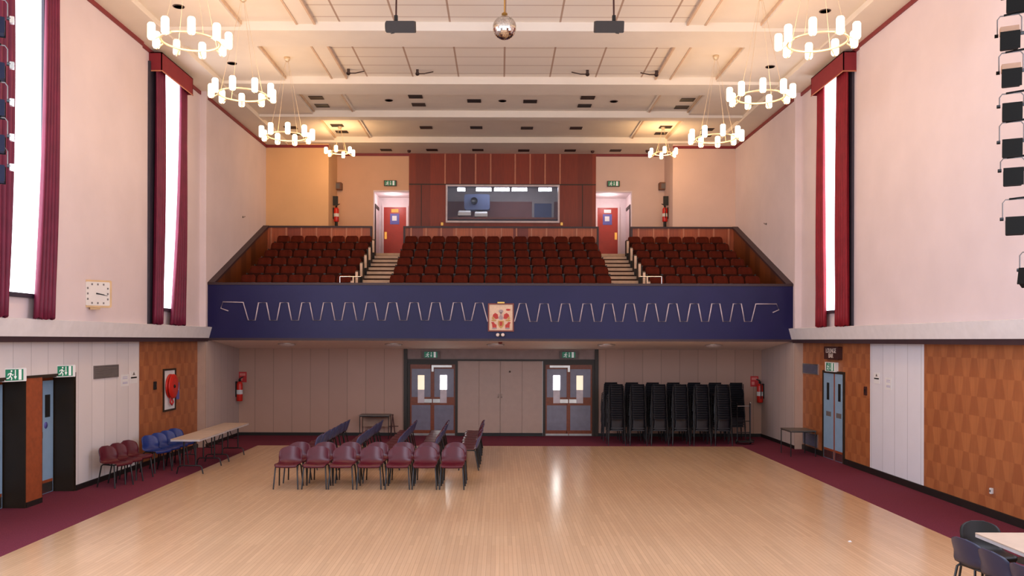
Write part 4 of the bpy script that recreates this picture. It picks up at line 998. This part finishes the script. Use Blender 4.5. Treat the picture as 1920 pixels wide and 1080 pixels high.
for z, y, w in ((.40,.17,.150),(.42,.172,.168),(.55,.185,.175),(.64,.195,.176),(.685,.205,.172),(.70,.225,.165),(.70,.235,.15)):
    rows.append([(w*u, y - .02*u*u, z) for u in (-1,-.6,0,.6,1)])
r2 = [[(x,y-.006,z) for x,y,z in r] for r in rows]
b.grid(rows); b.grid(r2); b.rbox(-.19,.19,-.21,.19,.385,.41,.05,'z')
for sx in (-1,1):
    b.tube([(sx*.20,-.17,.39),(sx*.225,-.2,0)], .012, 6); b.tube([(sx*.185,.215,.66),(sx*.20,.18,.40),(sx*.225,.21,0)], .012, 6)
rp = tag(b.build('stacking_chair', M_stack), 'x', 'chair', 'rear row of chair stacks'); st0 = True
for k in range(7):
    for lv in range(NST):
        loc = (3.05+.575*k+.006*math.sin(lv*1.3+k), 23.55+.010*lv, .06*lv); lb = 'black stacking chair, %s from the bottom in rear stack %s from the left' % (ORD[lv], ORD[k])
        if st0: st0 = False; o = rp
        else: o = rp.copy(); COL.objects.link(o)
        o.location = loc; o.rotation_euler = (0,0,PI); o['label'] = lb
# chair trolley at the right end of the stacks
x, y = (1395-VX)*22.8/F, 22.8
t = thing('chair_trolley', 'dark upright chair trolley at the right end of the black chair stacks', 'trolley', (x,y,.002))
for sx in (-.17,.17): MB().tube([(sx,0,.06),(sx,.05,1.02),(sx,.02,1.08)], .016).build('upright', M_blackgl, t)
MB().tube([(-.17,.05,1.0),(.17,.05,1.0)], .014).build('handle', M_steel, t); MB().tube([(-.17,.03,.6),(.17,.03,.6)], .012).build('crossbar', M_blackgl, t); MB().tube([(-.17,.02,.3),(.17,.02,.3)], .012).build('crossbar', M_blackgl, t)
MB().box(-.2,.2,-.25,.02,.06,.085).build('toe_plate', M_blackgl, t)
for sx in (-.19,.19): MB().lathe([(.05,-.018),(.06,-.01),(.06,.01),(.05,.018)], (sx,.03,.06), 14, 'x').build('wheel', M_black, t)
x, z = XZ(1407,757,23.6); t = thing('pole_stand', 'thin grey pole on a round foot between the chair stacks and right extinguisher', 'stand', (x,23.6,.002))
MB().tube([(0,0,0),(0,0,z)], .012).build('pole', M_ventblue, t); MB().lathe([(.12,0),(.12,.015),(.02,.03)], (0,0,0), 16).build('foot', M_black, t); MB().lathe([(.02,z),(.03,z+.03),(.0,z+.06)], (0,0,0), 12).build('knob', M_steel, t)

# ================================================================== TABLES
def trestle(label, x, y, w, l, rz=0, z=.74, name='folding_table'):
    t = thing(name, label, 'table', (x,y,0), rz, 'pale folding tables')
    MB().rbox(-w/2,w/2,-l/2,l/2,z-.012,z,.02,'z').build('tabletop', M_tabletop, t)
    MB().box(-w/2+.006,w/2-.006,-l/2+.006,l/2-.006,z-.045,z-.012).build('table_edge', M_tableedge, t)
    for sy in (-1,1):
        yy = sy*(l/2-.28)
        for sx in (-1,1):
            MB().tube([(sx*w*.2,yy,z-.045),(sx*w*.2,yy,.17)], .016).build('leg', M_blackgl, t)
        MB().tube([(-w*.45,yy,0),(-w*.40,yy,.14),(-w*.34,yy,.17),(w*.34,yy,.17),(w*.40,yy,.14),(w*.45,yy,0)], .014).build('foot_bar', M_blackgl, t)
        MB().tube([(0,yy,.40),(0,yy-sy*.35,z-.05)], .010).build('brace', M_blackgl, t); MB().tube([(-w*.2,yy,.40),(w*.2,yy,.40)], .010).build('crossbar', M_blackgl, t)
    return t
trestle('long pale folding table by the left wall, nearer of two end to end', -6.34, 18.02, .60, 1.70)
trestle('long pale folding table by the left wall, farther of two end to end', -6.36, 19.75, .60, 1.70)
trestle('pale folding table cut off at the bottom right corner with chairs round it', 5.72, 8.08, 1.45, 1.80, 0)
def small_table(label, x, y, w, l, z, m, grp=None):
    t = thing('small_table', label, 'table', (x,y,.002), 0, grp)
    MB().rbox(-w/2,w/2,-l/2,l/2,z-.025,z,.015,'z').build('tabletop', m, t)
    MB().tube([(-w/2+.02,-l/2+.02,z-.035),(w/2-.02,-l/2+.02,z-.035),(w/2-.02,l/2-.02,z-.035),(-w/2+.02,l/2-.02,z-.035)], .012, 6, closed=True).build('frame', M_blackgl, t)
    for sx in (-1,1):
        for sy in (-1,1): MB().tube([(sx*(w/2-.02),sy*(l/2-.02),z-.03),(sx*(w/2-.02),sy*(l/2-.02),0)], .012, 6).build('leg', M_blackgl, t)
    return t
small_table('small black framed table standing beside the right blue doors', 7.2, 20.62, .62, .74, .62, M_greytop)
x0 = XZ(676,778,23.9)[0]; x1 = XZ(732,778,23.9)[0]
t = small_table('small grey topped table against the rear wall behind the maroon chairs', (x0+x1)/2, 23.9, x1-x0, .55, .66, M_greytop)
MB().box(-(x1-x0)/2+.03,(x1-x0)/2-.03,.24,.255,.30,.62).build('back_panel', M_tan, t)
t = thing('folded_stand', 'small folded dark metal stand right of the grey topped rear table', 'stand', (XZ(736,800,23.6)[0],23.6,.002))
MB().tube([(-.05,0,0),(.0,.02,.66)], .014).build('leg', M_sign, t); MB().tube([(.08,.05,0),(.0,.03,.66)], .014).build('leg', M_sign, t); MB().tube([(-.1,.02,.36),(.16,.02,.36)], .012).build('crossbar', M_sign, t); MB().lathe([(.02,.65),(.03,.68),(.0,.70)], (0,.02,0), 10).build('knob', M_sign, t)
# paper scrap
x, y = (1594-VX)*(2.75*F/376)/F, 2.75*F/376
tag(MB().prism([(x-.02,y-.02,.001),(x+.025,y-.015,.001),(x+.02,y+.025,.001),(x-.015,y+.02,.001)], [(x-.02,y-.02,.012),(x+.025,y-.015,.004),(x+.02,y+.025,.014),(x-.015,y+.02,.006)]).build('paper_scrap', M_white), 'tiny crumpled scrap of white paper on the wooden floor at right', 'litter')

# ================================================================== LIGHTS, WORLD, CAMERA
def area(name, loc, rot, sx, sy, e, col):
    l = bpy.data.lights.new(name, 'AREA'); l.shape = 'RECTANGLE'; l.size = sx; l.size_y = sy; l.energy = e; l.color = col
    o = bpy.data.objects.new(name, l); o.location = loc; o.rotation_euler = rot; COL.objects.link(o); return o
def point(name, loc, e, col, r):
    l = bpy.data.lights.new(name, 'POINT'); l.energy = e; l.color = col; l.shadow_soft_size = r
    o = bpy.data.objects.new(name, l); o.location = loc; COL.objects.link(o); return o
for i, (x, y, z) in enumerate(CH):
    point('chandelier_glow', (x, y, z+.02), 72 if i < 6 else 88, (1.0, .59, .27), .35)
area('added_front_fill', (0, 1.0, 6.2), (math.radians(80), 0, 0), 12, 5, 300, (.88, .92, 1.0))  # soft fill added above the camera for flat frontal light
area('added_ceiling_fill', (0, 3.5, .6), (math.radians(160), 0, 0), 12, 4, 290, (.97, .96, 1.0))  # unseen upward fill, added low down to brighten the ceiling
for s in (-1,1): area('side_daylight', (s*7.3, 8.0, 4.6), (PI/2, 0, s*PI/2 * 1.0), 4.5, 5.2, 560 if s > 0 else 760, (.72, .80, 1.0))
for s in (-1,1):
    point('lobby_light', (s*3.7, 29.3, 7.5), 13, (1.0, .90, .90), .12)
wd = bpy.data.worlds.new('hall_world'); scn.world = wd; wd.use_nodes = True
bg = wd.node_tree.nodes['Background']; bg.inputs[0].default_value = (.92, .93, 1.0, 1); bg.inputs[1].default_value = .56
cam = bpy.data.cameras.new('camera'); co = bpy.data.objects.new('camera', cam); COL.objects.link(co)
co.location = (0, 0, H); co.rotation_euler = (PI/2, -RO, 0)
cam.sensor_width = 36.0; cam.lens = F/1920*36.0; cam.shift_x = (960-VX)/1920; cam.shift_y = (VY-540)/1920
cam.clip_start = .05; cam.clip_end = 200
scn.camera = co
scn.view_settings.view_transform = 'Standard'; scn.view_settings.look = 'None'; scn.view_settings.exposure = 0.0
